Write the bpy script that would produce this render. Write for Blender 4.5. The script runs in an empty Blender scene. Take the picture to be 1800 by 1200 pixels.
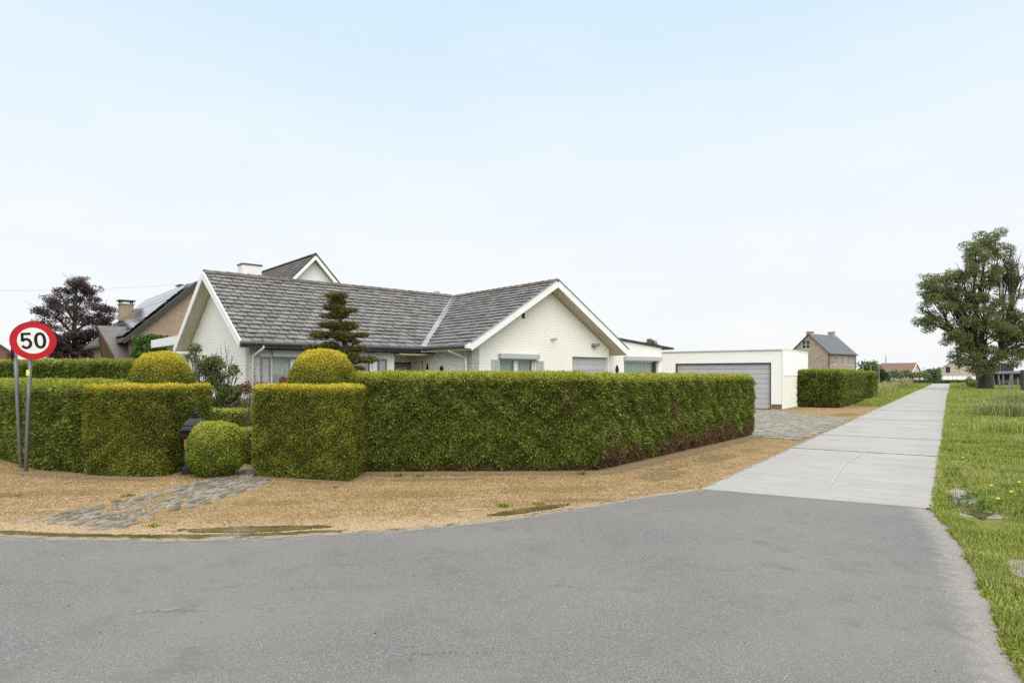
import bpy, bmesh, math, random
import numpy as np
from mathutils import Vector
from math import sin, cos, pi, radians, sqrt, atan2
random.seed(7); rng = np.random.default_rng(7)
S = bpy.context.scene; C = S.collection
F, HZ, EYE = 1130.0, 660.0, 1.7

# ------------------------------------------------------------------ camera
cam = bpy.data.cameras.new('camera'); co = bpy.data.objects.new('camera', cam); C.objects.link(co)
co.location = (0, 0, EYE); co.rotation_euler = (radians(90), 0, 0)
cam.sensor_width = 36; cam.lens = F/1800*36; cam.shift_y = (HZ-600)/1800
cam.clip_start = .1; cam.clip_end = 6000
S.camera = co
# ------------------------------------------------------------------ world, sun, exposure
SUN_EL, SUN_AZ = radians(34), radians(166)      # azimuth clockwise from +Y
w = bpy.data.worlds.new('World'); S.world = w; w.use_nodes = True
nt = w.node_tree; N = nt.nodes; L = nt.links; N.clear()
out = N.new('ShaderNodeOutputWorld')
sky = N.new('ShaderNodeTexSky'); sky.sky_type = 'NISHITA'; sky.sun_disc = False
sky.sun_elevation = SUN_EL; sky.sun_rotation = SUN_AZ
bg1 = N.new('ShaderNodeBackground'); bg1.inputs[1].default_value = .05*.12
L.new(sky.outputs[0], bg1.inputs[0])
tc = N.new('ShaderNodeTexCoord'); sx = N.new('ShaderNodeSeparateXYZ'); L.new(tc.outputs['Generated'], sx.inputs[0])
nz_ = N.new('ShaderNodeTexNoise'); nz_.inputs['Scale'].default_value = 1.6; nz_.inputs['Detail'].default_value = 3
L.new(tc.outputs['Generated'], nz_.inputs[0])
ad = N.new('ShaderNodeMath'); ad.operation = 'MULTIPLY_ADD'; ad.inputs[1].default_value = .05
L.new(nz_.outputs[0], ad.inputs[0]); L.new(sx.outputs['Z'], ad.inputs[2])
rp = N.new('ShaderNodeValToRGB'); L.new(ad.outputs[0], rp.inputs[0])
def ramp(node, stops):
    el = node.color_ramp.elements
    while len(el) > 1: el.remove(el[-1])
    el[0].position = stops[0][0]; el[0].color = (*stops[0][1], 1)
    for p, c in stops[1:]:
        e = el.new(p); e.color = (*c, 1)
# an overcast veil: pale at the horizon, faint blue at 30 degrees, brightest overhead
ramp(rp, [(0, (.88, .90, .915)), (.10, (.885, .915, .94)), (.22, (.865, .92, .965)), (.36, (.80, .90, .975)),
          (.56, (.63, .82, .965)), (.68, (.85, .92, .98)), (.84, (2.6, 2.6, 2.6)), (1, (3.1, 3.1, 3.1))])
bg2 = N.new('ShaderNodeBackground'); L.new(rp.outputs[0], bg2.inputs[0]); bg2.inputs[1].default_value = 1.0
cn = N.new('ShaderNodeTexNoise'); cn.inputs['Scale'].default_value = 3.2; cn.inputs['Detail'].default_value = 6; cn.inputs['Roughness'].default_value = .6
cm_ = N.new('ShaderNodeMapping'); cm_.inputs['Scale'].default_value = (1, 1, 3.5); L.new(tc.outputs['Generated'], cm_.inputs[0]); L.new(cm_.outputs[0], cn.inputs[0])
cr_ = N.new('ShaderNodeValToRGB'); L.new(cn.outputs[0], cr_.inputs[0]); ramp(cr_, [(.35, (.99, .995, 1.0)), (.65, (1.045, 1.022, 1.008))])
cx_m = N.new('ShaderNodeMixRGB'); cx_m.blend_type = 'MULTIPLY'; cx_m.inputs[0].default_value = 1; L.new(rp.outputs[0], cx_m.inputs[1]); L.new(cr_.outputs[0], cx_m.inputs[2]); L.new(cx_m.outputs[0], bg2.inputs[0])
ads = N.new('ShaderNodeAddShader'); L.new(bg1.outputs[0], ads.inputs[0]); L.new(bg2.outputs[0], ads.inputs[1])
L.new(ads.outputs[0], out.inputs[0])
sl = bpy.data.lights.new('sun', 'SUN'); sl.energy = 2.2; sl.angle = radians(55); sl.color = (1, .96, .9)
so = bpy.data.objects.new('sun', sl); C.objects.link(so)
sd = Vector((sin(SUN_AZ)*cos(SUN_EL), cos(SUN_AZ)*cos(SUN_EL), sin(SUN_EL)))
so.rotation_euler = sd.to_track_quat('Z', 'Y').to_euler(); so.location = (20, -20, 40)
S.view_settings.view_transform = 'Standard'; S.view_settings.look = 'None'
S.view_settings.exposure = 0; S.view_settings.gamma = 1
S.cycles.max_bounces = 6; S.cycles.diffuse_bounces = 3; S.cycles.transparent_max_bounces = 12
S.cycles.use_denoising = False; S.cycles.denoiser = 'OPENIMAGEDENOISE'; S.cycles.use_adaptive_sampling = False

# ------------------------------------------------------------------ helpers: points
def G(u, v):                                   # photo pixel on flat ground -> world x, y
    Y = F*EYE/(v-HZ); return ((u-900)/F*Y, Y)
def at(u, v, Y): return ((u-900)/F*Y, Y, EYE-(v-HZ)*Y/F)
def zat(v, Y): return EYE-(v-HZ)*Y/F
class Frame:                                   # a building's own axes: x along its front, y into its depth
    def __init__(s, x, y, ang): s.x, s.y, s.a = x, y, ang
    def W(s, a, b): return (s.x+a*cos(s.a)-b*sin(s.a), s.y+a*sin(s.a)+b*cos(s.a))
    def a_at(s, u, b):
        r = (u-900)/F; ca, sa = cos(s.a), sin(s.a)
        return (r*(s.y+b*ca)-s.x+b*sa)/(ca-r*sa)
    def b_at(s, u, a):
        r = (u-900)/F; ca, sa = cos(s.a), sin(s.a)
        return (s.x+a*ca-r*(s.y+a*sa))/(sa+r*ca)
    def z(s, a, b, v): return zat(v, s.W(a, b)[1])

def tag(o, label=None, cat=None, group=None, kind=None):
    if label: o['label'] = label
    if cat: o['category'] = cat
    if group: o['group'] = group
    if kind: o['kind'] = kind
    return o
def empty(name, loc=(0, 0, 0), rz=0, label=None, cat=None, group=None):
    o = bpy.data.objects.new(name, None); C.objects.link(o); o.location = loc; o.rotation_euler = (0, 0, rz)
    o.empty_display_size = .2
    return tag(o, label, cat, group)
def link(name, me, parent=None):
    o = bpy.data.objects.new(name, me); C.objects.link(o)
    if parent: o.parent = parent
    return o
def copy_tree(o, parent=None):
    c = o.copy(); C.objects.link(c); c.parent = parent
    for ch in [x for x in bpy.data.objects if x.parent == o]: copy_tree(ch, c)
    return c

class MB:
    def __init__(s): s.v = []; s.f = []; s.sm = False
    def add(s, vs, fs):
        n = len(s.v); s.v += [tuple(p) for p in vs]; s.f += [tuple(i+n for i in f) for f in fs]; return s
    def quad(s, a, b, c, d): return s.add([a, b, c, d], [(0, 1, 2, 3)])
    def poly(s, pts): return s.add(pts, [tuple(range(len(pts)))])
    def box(s, x0, x1, y0, y1, z0, z1):
        return s.add([(x0, y0, z0), (x1, y0, z0), (x1, y1, z0), (x0, y1, z0), (x0, y0, z1), (x1, y0, z1), (x1, y1, z1), (x0, y1, z1)],
                     [(0, 3, 2, 1), (4, 5, 6, 7), (0, 1, 5, 4), (1, 2, 6, 5), (2, 3, 7, 6), (3, 0, 4, 7)])
    def bar(s, p, q, w, h, up=(0, 0, 1)):       # box beam from p to q
        p, q = Vector(p), Vector(q); d = (q-p).normalized(); u = Vector(up)
        sd = d.cross(u).normalized(); u = sd.cross(d).normalized()
        vs = []
        for e in (p, q):
            for a, b in ((-1, -1), (1, -1), (1, 1), (-1, 1)): vs.append(e+sd*a*w/2+u*b*h/2)
        return s.add(vs, [(0, 1, 2, 3), (7, 6, 5, 4), (0, 4, 5, 1), (1, 5, 6, 2), (2, 6, 7, 3), (3, 7, 4, 0)])
    def prism(s, poly, off):                    # solid from a planar polygon and an offset vector
        n = len(poly); o = Vector(off)
        vs = [Vector(p) for p in poly]+[Vector(p)+o for p in poly]
        fs = [tuple(range(n)), tuple(range(2*n-1, n-1, -1))]+[(i, i+n, (i+1) % n+n, (i+1) % n) for i in range(n)]
        return s.add(vs, fs)
    def tube(s, pts, rad, sides=7, caps=True):
        pts = [Vector(p) for p in pts]; n = len(pts)
        if not hasattr(rad, '__len__'): rad = [rad]*n
        vs = []; pr = None
        for i, p in enumerate(pts):
            d = (pts[min(i+1, n-1)]-pts[max(i-1, 0)]).normalized()
            if pr is None: pr = d.orthogonal().normalized()
            pr = (pr-d*pr.dot(d)).normalized(); q = d.cross(pr)
            for k in range(sides):
                t = 2*pi*k/sides; vs.append(p+(pr*cos(t)+q*sin(t))*rad[i])
        fs = [(i*sides+k, i*sides+(k+1) % sides, (i+1)*sides+(k+1) % sides, (i+1)*sides+k) for i in range(n-1) for k in range(sides)]
        if caps: fs += [tuple(range(sides-1, -1, -1)), tuple((n-1)*sides+k for k in range(sides))]
        return s.add(vs, fs)
    def lathe(s, prof, c=(0, 0, 0), sides=16, flat=0):
        vs = []; n = len(prof)
        for r, z in prof:
            for k in range(sides):
                t = 2*pi*(k+flat)/sides; vs.append((c[0]+r*cos(t), c[1]+r*sin(t), c[2]+z))
        fs = [(i*sides+k, i*sides+(k+1) % sides, (i+1)*sides+(k+1) % sides, (i+1)*sides+k) for i in range(n-1) for k in range(sides)]
        fs += [tuple(range(sides-1, -1, -1)), tuple((n-1)*sides+k for k in range(sides))]
        return s.add(vs, fs)
    def build(s, name, mat, parent=None, smooth=False, bevel=0, clips=None):
        me = bpy.data.meshes.new(name); me.from_pydata([tuple(v) for v in s.v], [], s.f)
        if clips:
            bm = bmesh.new(); bm.from_mesh(me)
            for pc, pn in clips:
                g = bm.verts[:]+bm.edges[:]+bm.faces[:]
                bmesh.ops.bisect_plane(bm, geom=g, plane_co=pc, plane_no=pn, clear_outer=True)
            bm.to_mesh(me); bm.free()
        me.update()
        uv = me.uv_layers.new(name='UVMap')
        co_ = np.empty(len(me.vertices)*3); me.vertices.foreach_get('co', co_); co_ = co_.reshape(-1, 3)
        arr = np.zeros((len(me.loops), 2))
        for p in me.polygons:
            nx, ny, nzz = map(abs, p.normal)
            for li in p.loop_indices:
                v = co_[me.loops[li].vertex_index]
                arr[li] = (v[0], v[1]) if nzz > .9 else ((v[1], v[2]) if nx > ny else (v[0], v[2]))
        uv.data.foreach_set('uv', arr.ravel())
        if smooth: me.polygons.foreach_set('use_smooth', [True]*len(me.polygons))
        me.materials.append(mat)
        o = link(name, me, parent)
        if bevel:
            b = o.modifiers.new('bevel', 'BEVEL'); b.width = bevel; b.segments = 2; b.limit_method = 'ANGLE'
        return o

def np_mesh(name, V, k, mat, parent=None, attrs=None, smooth=False):
    """V: (M,k,3) array of separate k-gons."""
    M = len(V); me = bpy.data.meshes.new(name)
    me.vertices.add(M*k); me.vertices.foreach_set('co', np.ascontiguousarray(V, dtype=np.float32).ravel())
    me.loops.add(M*k); me.loops.foreach_set('vertex_index', np.arange(M*k, dtype=np.int32))
    me.polygons.add(M); me.polygons.foreach_set('loop_start', np.arange(0, M*k, k, dtype=np.int32))
    me.polygons.foreach_set('loop_total', np.full(M, k, dtype=np.int32))
    me.update(calc_edges=True)
    for an, av in (attrs or {}).items():
        a = me.attributes.new(an, 'FLOAT', 'POINT'); a.data.foreach_set('value', np.repeat(av, k).astype(np.float32))
    me.materials.append(mat)
    return link(name, me, parent)

def vn(p, f, seed=0.):                          # smooth pseudo-noise in [-1,1]
    x, y, z = p[:, 0]*f+seed, p[:, 1]*f+seed*1.7, p[:, 2]*f-seed
    return (np.sin(x*1.3+1.7*np.sin(y*.9+z))+np.sin(y*1.7+1.3*np.sin(z*1.1-x*.7)+2)+np.sin(z*1.9+1.5*np.sin(x*1.2+y*.5)+4))/3
def unit(a): return a/np.maximum(np.linalg.norm(a, axis=1, keepdims=True), 1e-9)
def leaves(P, D, ln, wd, Nn=None, flat=.5):     # rhombus leaves, optionally facing along Nn
    n = len(P); D = unit(D); R = unit(rng.normal(size=(n, 3)))
    if Nn is not None: R = unit(Nn+R*flat)
    Sd = unit(np.cross(D, R))
    ln = np.broadcast_to(ln, (n,))[:, None]; wd = np.broadcast_to(wd, (n,))[:, None]
    m = P+D*ln*.45
    return np.stack([P, m+Sd*wd/2, P+D*ln, m-Sd*wd/2], 1)
def sample_tris(T, dens):                       # T (M,3,3), dens (M,) per m2
    cr = np.cross(T[:, 1]-T[:, 0], T[:, 2]-T[:, 0]); A = np.linalg.norm(cr, axis=1)/2
    n = rng.poisson(A*dens); idx = np.repeat(np.arange(len(T)), n)
    a = rng.random(len(idx)); b = rng.random(len(idx)); fl = a+b > 1; a[fl] = 1-a[fl]; b[fl] = 1-b[fl]
    P = T[idx, 0]+(T[idx, 1]-T[idx, 0])*a[:, None]+(T[idx, 2]-T[idx, 0])*b[:, None]
    return P, unit(cr)[idx]

# ------------------------------------------------------------------ materials
class MT:
    def __init__(s, name):
        s.m = bpy.data.materials.new(name); s.m.use_nodes = True; s.nt = s.m.node_tree; s.N = s.nt.nodes
        s.b = s.N['Principled BSDF']; s.out = s.N['Material Output']
    def n(s, t, **kw):
        x = s.N.new('ShaderNode'+t)
        for k, v in kw.items():
            if k in x.inputs: x.inputs[k].default_value = v
            else: setattr(x, k, v)
        return x
    def l(s, a, b): s.nt.links.new(a, b)
    def pos(s): return s.n('NewGeometry').outputs['Position']
    def obj(s): return s.n('TexCoord').outputs['Object']
    def uv(s): return s.n('TexCoord').outputs['UV']
    def noise(s, vec, scale, detail=4, rough=.55):
        x = s.n('TexNoise', Scale=scale, Detail=detail, Roughness=rough); s.l(vec, x.inputs['Vector']); return x.outputs[0]
    def ramp(s, fac, stops):
        r = s.n('ValToRGB'); s.l(fac, r.inputs[0])
        ramp(r, [(p, (c if hasattr(c, '__len__') else (c, c, c))) for p, c in stops]); return r.outputs[0]
    def mix(s, fac, a, b, mode='MIX'):
        m = s.n('MixRGB', blend_type=mode)
        for i, x in ((0, fac), (1, a), (2, b)):
            if isinstance(x, bpy.types.NodeSocket): s.l(x, m.inputs[i])
            elif hasattr(x, '__len__'): m.inputs[i].default_value = (*x, 1)
            else: m.inputs[i].default_value = x if i == 0 else (x, x, x, 1)
        return m.outputs[0]
    def math(s, op, a, b=0, clamp=False):
        m = s.n('Math', operation=op); m.use_clamp = clamp
        for i, x in ((0, a), (1, b)):
            if isinstance(x, bpy.types.NodeSocket): s.l(x, m.inputs[i])
            else: m.inputs[i].default_value = x
        return m.outputs[0]
    def attr(s, name): return s.n('Attribute', attribute_name=name).outputs['Fac']
    def bump(s, h, strength=.5, dist=.01, prev=None):
        b = s.n('Bump', Strength=strength, Distance=dist); s.l(h, b.inputs['Height'])
        if prev: s.l(prev, b.inputs['Normal'])
        return b.outputs[0]
    def fin(s, col, rough=.7, nrm=None, spec=.5, metal=0):
        for k, x in (('Base Color', col), ('Roughness', rough), ('Normal', nrm), ('Specular IOR Level', spec), ('Metallic', metal)):
            if x is None: continue
            if isinstance(x, bpy.types.NodeSocket): s.l(x, s.b.inputs[k])
            else: s.b.inputs[k].default_value = (*x, 1) if hasattr(x, '__len__') else x
        return s.m

def plain(name, col, rough=.5, metal=0, var=.12, scale=8, spec=.5):
    m = MT(name); n = m.noise(m.obj(), scale, 5)
    lo = [c*(1-var) for c in col]; hi = [min(1, c*(1+var)) for c in col]
    return m.fin(m.ramp(n, [(.3, lo), (.7, hi)]), rough, m.bump(m.noise(m.obj(), scale*12, 3), .08, .004), spec, metal)

def foliage(name, dark, mid, light, fresh=None, brown=(.10, .055, .025), trans=.25, rough=.55):
    m = MT(name); rn = m.attr('rn'); col = m.ramp(rn, [(0, dark), (.5, mid), (1, light)])
    big = m.noise(m.pos(), 1.3, 3); col = m.mix(m.math('MULTIPLY', big, .5), col, tuple(x*.55 for x in mid))
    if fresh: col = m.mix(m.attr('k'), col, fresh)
    col = m.mix(m.attr('br'), col, brown)
    m.fin(col, rough, None, .25)
    tr = m.n('BsdfTranslucent'); m.l(col, tr.inputs[0]); mx = m.n('MixShader'); mx.inputs[0].default_value = trans
    m.l(m.b.outputs[0], mx.inputs[1]); m.l(tr.outputs[0], mx.inputs[2]); m.l(mx.outputs[0], m.out.inputs[0])
    return m.m

def brickmat(name, c1, c2, mortar, bw=.22, rh=.07, ms=.01, bump=.6, rough=.8, dirt=.15, off=.5):
    m = MT(name); uv = m.uv()
    b = m.n('TexBrick', Scale=1.0); b.inputs['Brick Width'].default_value = bw; b.inputs['Row Height'].default_value = rh
    b.inputs['Mortar Size'].default_value = ms; b.inputs['Mortar Smooth'].default_value = .3; b.offset = off
    b.inputs['Color1'].default_value = (*c1, 1); b.inputs['Color2'].default_value = (*c2, 1); b.inputs['Mortar'].default_value = (*mortar, 1)
    m.l(uv, b.inputs['Vector'])
    n = m.noise(m.obj(), 1.2, 6, .65); n2 = m.noise(m.obj(), 30, 3)
    col = m.mix(m.ramp(n, [(.45, 0), (.75, dirt)]), b.outputs[0], tuple(x*.6 for x in mortar))
    col = m.mix(.06, col, n2, 'OVERLAY')
    bp = m.bump(m.math('ADD', m.math('MULTIPLY', b.outputs['Fac'], -1), m.math('MULTIPLY', n2, .35)), bump, .012)
    return m.fin(col, rough, bp, .3)

M = {}
M['white_brick'] = brickmat('painted_white_brick', (.83, .805, .73), (.82, .795, .72), (.71, .68, .60), .30, .094, .008, .25, .6, .10)
M['white_brick2'] = brickmat('painted_garage_brick', (.82, .81, .76), (.81, .80, .75), (.73, .71, .66), .30, .094, .008, .25, .6, .08)
M['brown_brick'] = brickmat('brown_brick', (.36, .25, .17), (.27, .18, .12), (.36, .30, .24), .22, .10, .016, .5)
M['pale_brick'] = brickmat('pale_brick', (.50, .39, .32), (.30, .215, .165), (.46, .40, .34), .45, .16, .02, .4, .85, .3)
M['pink_brick'] = brickmat('pink_brick', (.58, .45, .39), (.46, .36, .31), (.54, .47, .42), .45, .16, .02, .4, .85, .3)
M['red_brick'] = brickmat('red_brick', (.20, .08, .055), (.15, .06, .045), (.22, .18, .15), .21, .07, .01, .5)
M['white_paint'] = plain('white_paint', (.80, .80, .78), .45, 0, .04)
M['cream_soffit'] = plain('cream_soffit', (.60, .55, .42), .6, 0, .08)
M['cream_sheet'] = plain('cream_sheet_metal', (.72, .71, .62), .4, 0, .05, 3)
M['grey_paint'] = plain('grey_paint', (.20, .20, .20), .5, 0, .1)
M['grey_light'] = plain('light_grey_aluminium', (.42, .43, .42), .4, 0, .06)
M['door_grey'] = plain('garage_door_grey', (.42, .425, .44), .42, 0, .05, 2)
M['dark_grey'] = plain('dark_grey_metal', (.06, .062, .066), .4, 0, .15)
M['zinc'] = plain('zinc_flashing', (.23, .235, .24), .5, 0, .2, 4)
M['steel'] = plain('galvanised_post', (.26, .275, .30), .45, .5, .2, 6)
M['black_iron'] = plain('black_cast_iron', (.010, .010, .011), .45, 0, .5, 10, .3)
M['rust_red'] = plain('faded_red_relief', (.30, .10, .07), .5, 0, .2)
M['dark_wood'] = plain('dark_wood', (.035, .03, .026), .6, 0, .3)
M['door_wood'] = plain('grey_wood_door', (.27, .275, .255), .55, 0, .12)
M['brown_wood'] = plain('brown_soffit_wood', (.10, .045, .025), .6, 0, .2)
M['post_wood'] = plain('weathered_post_wood', (.20, .17, .14), .85, 0, .3)
M['black_barn'] = plain('black_barn_sheet', (.035, .037, .045), .5, 0, .3, 3)
M['bark'] = plain('bark', (.040, .030, .021), .9, 0, .5, 6)
M['twig'] = plain('twig', (.09, .07, .05), .9, 0, .3, 6)
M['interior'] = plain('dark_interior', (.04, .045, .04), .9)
M['red_film'] = plain('red_sign_film', (.42, .006, .012), .5, 0, .08, 5, .25)
M['white_film'] = plain('white_sign_film', (.70, .69, .67), .4, 0, .05, 5)
M['black_film'] = plain('black_sign_film', (.008, .008, .009), .6, spec=.2)
M['yellow'] = plain('yellow_sticker', (.65, .75, .12), .5)
def curtain_mat(name, col):
    m = MT(name); m.fin(m.ramp(m.noise(m.obj(), 3, 3), [(.3, [c*.85 for c in col]), (.7, col)]), .9); return m.m
M['curtain'] = curtain_mat('pale_curtain', (.62, .70, .62))
M['curtain_w'] = curtain_mat('white_curtain', (.80, .80, .76))
def glass():
    m = MT('window_glass'); fr = m.n('Fresnel', IOR=1.5); gl = m.n('BsdfGlossy', Roughness=.02)
    tr = m.n('BsdfTransparent'); tr.inputs[0].default_value = (.82, .86, .84, 1); mx = m.n('MixShader')
    m.l(m.math('ADD', fr.outputs[0], .05), mx.inputs[0]); m.l(tr.outputs[0], mx.inputs[1]); m.l(gl.outputs[0], mx.inputs[2]); m.l(mx.outputs[0], m.out.inputs[0])
    return m.m
M['glass'] = glass()
M['dark_glass'] = plain('dark_glass', (.02, .024, .028), .08, 0, .2, 2, .6)

def slate(name, dark, light, moss, rough=.42):
    m = MT(name); g = m.n('NewGeometry'); rnd = g.outputs['Random Per Island']
    col = m.ramp(rnd, [(0, dark), (.5, [(a+b)/2 for a, b in zip(dark, light)]), (1, light)])
    n = m.noise(m.obj(), 9, 6, .7); big = m.noise(m.obj(), .8, 5, .6)
    col = m.mix(m.math('MULTIPLY', m.ramp(n, [(.50, 0), (.66, 1)]), m.ramp(big, [(.38, .12), (.68, .95)])), col, moss)
    col = m.mix(m.ramp(m.noise(m.obj(), 40, 3), [(.62, 0), (.72, .4)]), col, (.32, .32, .28))
    r = m.ramp(m.noise(m.obj(), 5, 4), [(.3, rough-.12), (.7, rough+.2)])
    return m.fin(col, r, m.bump(m.noise(m.obj(), 60, 4), .25, .004), .5)
M['slate'] = slate('grey_roof_slate', (.090, .086, .081), (.165, .159, .152), (.07, .05, .022))
M['ridge'] = slate('ridge_tile_moss', (.07, .06, .045), (.13, .11, .085), (.09, .08, .035), .75)
M['brown_tile'] = slate('dark_brown_tile', (.05, .042, .038), (.10, .085, .075), (.07, .055, .04), .55)
M['grey_tile'] = slate('grey_brown_flat_tile', (.085, .075, .07), (.14, .125, .118), (.09, .075, .06), .6)
M['blue_slate'] = slate('blue_grey_slate', (.085, .09, .098), (.12, .126, .135), (.09, .09, .09), .6)
M['red_tile'] = slate('red_roof_tile', (.13, .065, .048), (.19, .105, .078), (.09, .06, .045), .7)
def solar():
    m = MT('solar_panel'); b = m.n('TexBrick', Scale=1.0); b.offset = 0
    for k, v in (('Brick Width', 1.0), ('Row Height', .8), ('Mortar Size', .02)): b.inputs[k].default_value = v
    b.inputs['Color1'].default_value = b.inputs['Color2'].default_value = (.02, .025, .04, 1); b.inputs['Mortar'].default_value = (.45, .45, .45, 1)
    m.l(m.uv(), b.inputs['Vector']); return m.fin(b.outputs[0], .12, None, .9)
M['solar'] = solar()

# ground materials, all in world metres
def asphalt():
    m = MT('asphalt'); p = m.pos()
    v = m.n('TexVoronoi', Scale=135.0); m.l(p, v.inputs['Vector'])
    sp = m.n('SeparateColor'); m.l(v.outputs['Color'], sp.inputs[0])
    agg = m.ramp(sp.outputs[0], [(0, (.045, .044, .042)), (.30, (.092, .090, .086)), (.72, (.150, .146, .139)), (.95, (.235, .226, .212)), (1, (.46, .44, .41))])
    fine = m.noise(p, 150, 4, .75); col = m.mix(.55, agg, m.ramp(fine, [(.35, (.058, .056, .053)), (.65, (.232, .224, .212))]))
    col = m.mix(.55, col, m.ramp(m.noise(p, 80, 4, .85), [(.36, .12), (.5, .5), (.64, .88)]), 'OVERLAY')
    big = m.noise(p, .55, 5, .6); col = m.mix(m.ramp(big, [(.36, 0), (.60, .55)]), col, (.190, .180, .165))
    b2 = m.noise(p, 2.2, 6, .7); col = m.mix(m.ramp(b2, [(.50, 0), (.70, .42)]), col, (.078, .074, .069))
    mq = m.n('Mapping'); mq.inputs['Rotation'].default_value = (0, 0, -.35); mq.inputs['Scale'].default_value = (.8, 5.0, 1); m.l(p, mq.inputs[0])
    col = m.mix(m.math('MULTIPLY', m.ramp(m.noise(mq.outputs[0], .9, 6, .75), [(.60, 0), (.72, .55)]), m.ramp(m.noise(p, 1.1, 3), [(.48, 0), (.62, 1)])), col, (.26, .25, .235))
    mp = m.n('Mapping'); mp.inputs['Rotation'].default_value = (0, 0, .25); mp.inputs['Scale'].default_value = (.5, 3.2, 1); m.l(p, mp.inputs[0])
    st = m.noise(mp.outputs[0], 1.1, 5, .7); gr = m.noise(p, 60, 2)
    col = m.mix(m.math('MULTIPLY', m.ramp(st, [(.60, 0), (.70, .8)]), m.ramp(gr, [(.5, 0), (.62, 1)])), col, (.035, .032, .028))
    e = m.attr('edge'); en = m.math('ADD', e, m.math('MULTIPLY', m.math('SUBTRACT', m.noise(p, 7, 6, .7), .5), 1.1))
    em = m.math('MULTIPLY', m.ramp(en, [(.45, 0), (.85, 1)]), m.math('MULTIPLY', e, 1.8, True), True)
    col = m.mix(em, col, m.mix(.4, (.30, .275, .245), agg))
    nr = m.bump(v.outputs['Distance'], .55, .006); nr = m.bump(fine, .3, .003, nr)
    return m.fin(col, m.ramp(big, [(.3, .62), (.7, .85)]), nr, .35)
M['asphalt'] = asphalt()
def gravel():
    m = MT('gravel'); p = m.pos()
    v = m.n('TexVoronoi', Scale=70.0); m.l(p, v.inputs['Vector']); sp = m.n('SeparateColor'); m.l(v.outputs['Color'], sp.inputs[0])
    col = m.ramp(sp.outputs[0], [(0, (.08, .045, .018)), (.25, (.165, .10, .036)), (.6, (.265, .172, .070)), (.85, (.38, .262, .120)), (1, (.58, .46, .29))])
    big = m.noise(p, .9, 5, .6); col = m.mix(m.ramp(big, [(.42, 0), (.66, .6)]), col, (.20, .135, .05))
    col = m.mix(m.ramp(m.noise(p, 3.4, 6, .7), [(.52, 0), (.70, .5)]), col, (.13, .09, .045))
    b3 = m.noise(p, 2.3, 5, .6); col = m.mix(m.ramp(b3, [(.5, 0), (.7, .45)]), col, (.40, .28, .15))
    n2 = m.noise(p, 190, 3, .7)
    col = m.mix(.35, col, n2, 'OVERLAY')
    e = m.attr('edge'); en = m.math('ADD', e, m.math('MULTIPLY', m.math('SUBTRACT', m.noise(p, 5, 6, .7), .5), 1.0))
    col = m.mix(m.math('MULTIPLY', m.ramp(en, [(.40, 0), (.75, .9)]), m.math('MULTIPLY', e, 2.2, True)), col, m.mix(.3, (.42, .315, .20), col))
    nr = m.bump(v.outputs['Distance'], .8, .012)
    return m.fin(col, .85, nr, .25)
M['gravel'] = gravel()
def concrete():
    m = MT('concrete'); p = m.obj()           # object axes: x across, y along the lane
    mp = m.n('Mapping'); mp.inputs['Scale'].default_value = (.35, 9, 1); m.l(p, mp.inputs[0])
    br = m.noise(mp.outputs[0], 2.2, 6, .75); big = m.noise(p, .45, 6, .65); sp = m.noise(p, 70, 4, .7)
    col = m.ramp(big, [(.3, (.315, .303, .28)), (.7, (.385, .374, .35))])
    col = m.mix(m.ramp(br, [(.40, .55), (.60, 0)]), col, (.20, .186, .165))
    mp2 = m.n('Mapping'); mp2.inputs['Scale'].default_value = (.12, 1.0, 1); m.l(p, mp2.inputs[0])
    b2 = m.noise(mp2.outputs[0], .9, 5, .7); col = m.mix(m.ramp(b2, [(.50, 0), (.70, .55)]), col, (.235, .205, .175))
    col = m.mix(m.ramp(m.noise(p, 3.1, 7, .75), [(.54, 0), (.70, .4)]), col, (.20, .19, .17))
    xs = m.n('SeparateXYZ'); m.l(p, xs.inputs[0])
    edge = m.ramp(m.math('ABSOLUTE', xs.outputs[0]), [(.0, 0), (.82, 0), (1, 1)])
    hole = m.ramp(m.noise(p, 34, 3, .8), [(.57, 0), (.63, 1)])
    col = m.mix(m.math('MULTIPLY', m.math('MULTIPLY', hole, edge), .75), col, (.14, .12, .10))
    col = m.mix(.14, col, sp, 'OVERLAY')
    nr = m.bump(br, .35, .01); nr = m.bump(sp, .2, .004, nr)
    return m.fin(col, .6, nr, .4)
M['concrete'] = concrete()
def soil(name, a, b, c):
    m = MT(name); p = m.pos()
    n = m.noise(p, 1.1, 6, .65); n2 = m.noise(p, 14, 5, .7); n3 = m.noise(p, .12, 4)
    col = m.ramp(n2, [(.3, a), (.7, b)]); col = m.mix(m.ramp(n, [(.45, 0), (.7, .6)]), col, c)
    col = m.mix(m.math('MULTIPLY', n3, .4), col, tuple(x*.8 for x in b))
    return m.fin(col, .95, m.bump(n2, .7, .03), .1)
M['turf'] = soil('grass_ground', (.09, .105, .025), (.17, .19, .045), (.20, .17, .07))
M['mud'] = soil('muddy_verge', (.09, .075, .055), (.15, .13, .10), (.20, .18, .15))
M['garden_soil'] = soil('garden_ground', (.03, .035, .015), (.05, .07, .02), (.06, .05, .03))
def water():
    m = MT('puddle_water'); p = m.pos(); n = m.noise(p, 3, 4)
    m.b.inputs['IOR'].default_value = 1.33
    return m.fin(m.ramp(n, [(.35, (.060, .044, .018)), (.7, (.12, .09, .045))]), .06, m.bump(m.noise(p, 9, 3), .04, .01), .5)
M['water'] = water()
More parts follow.
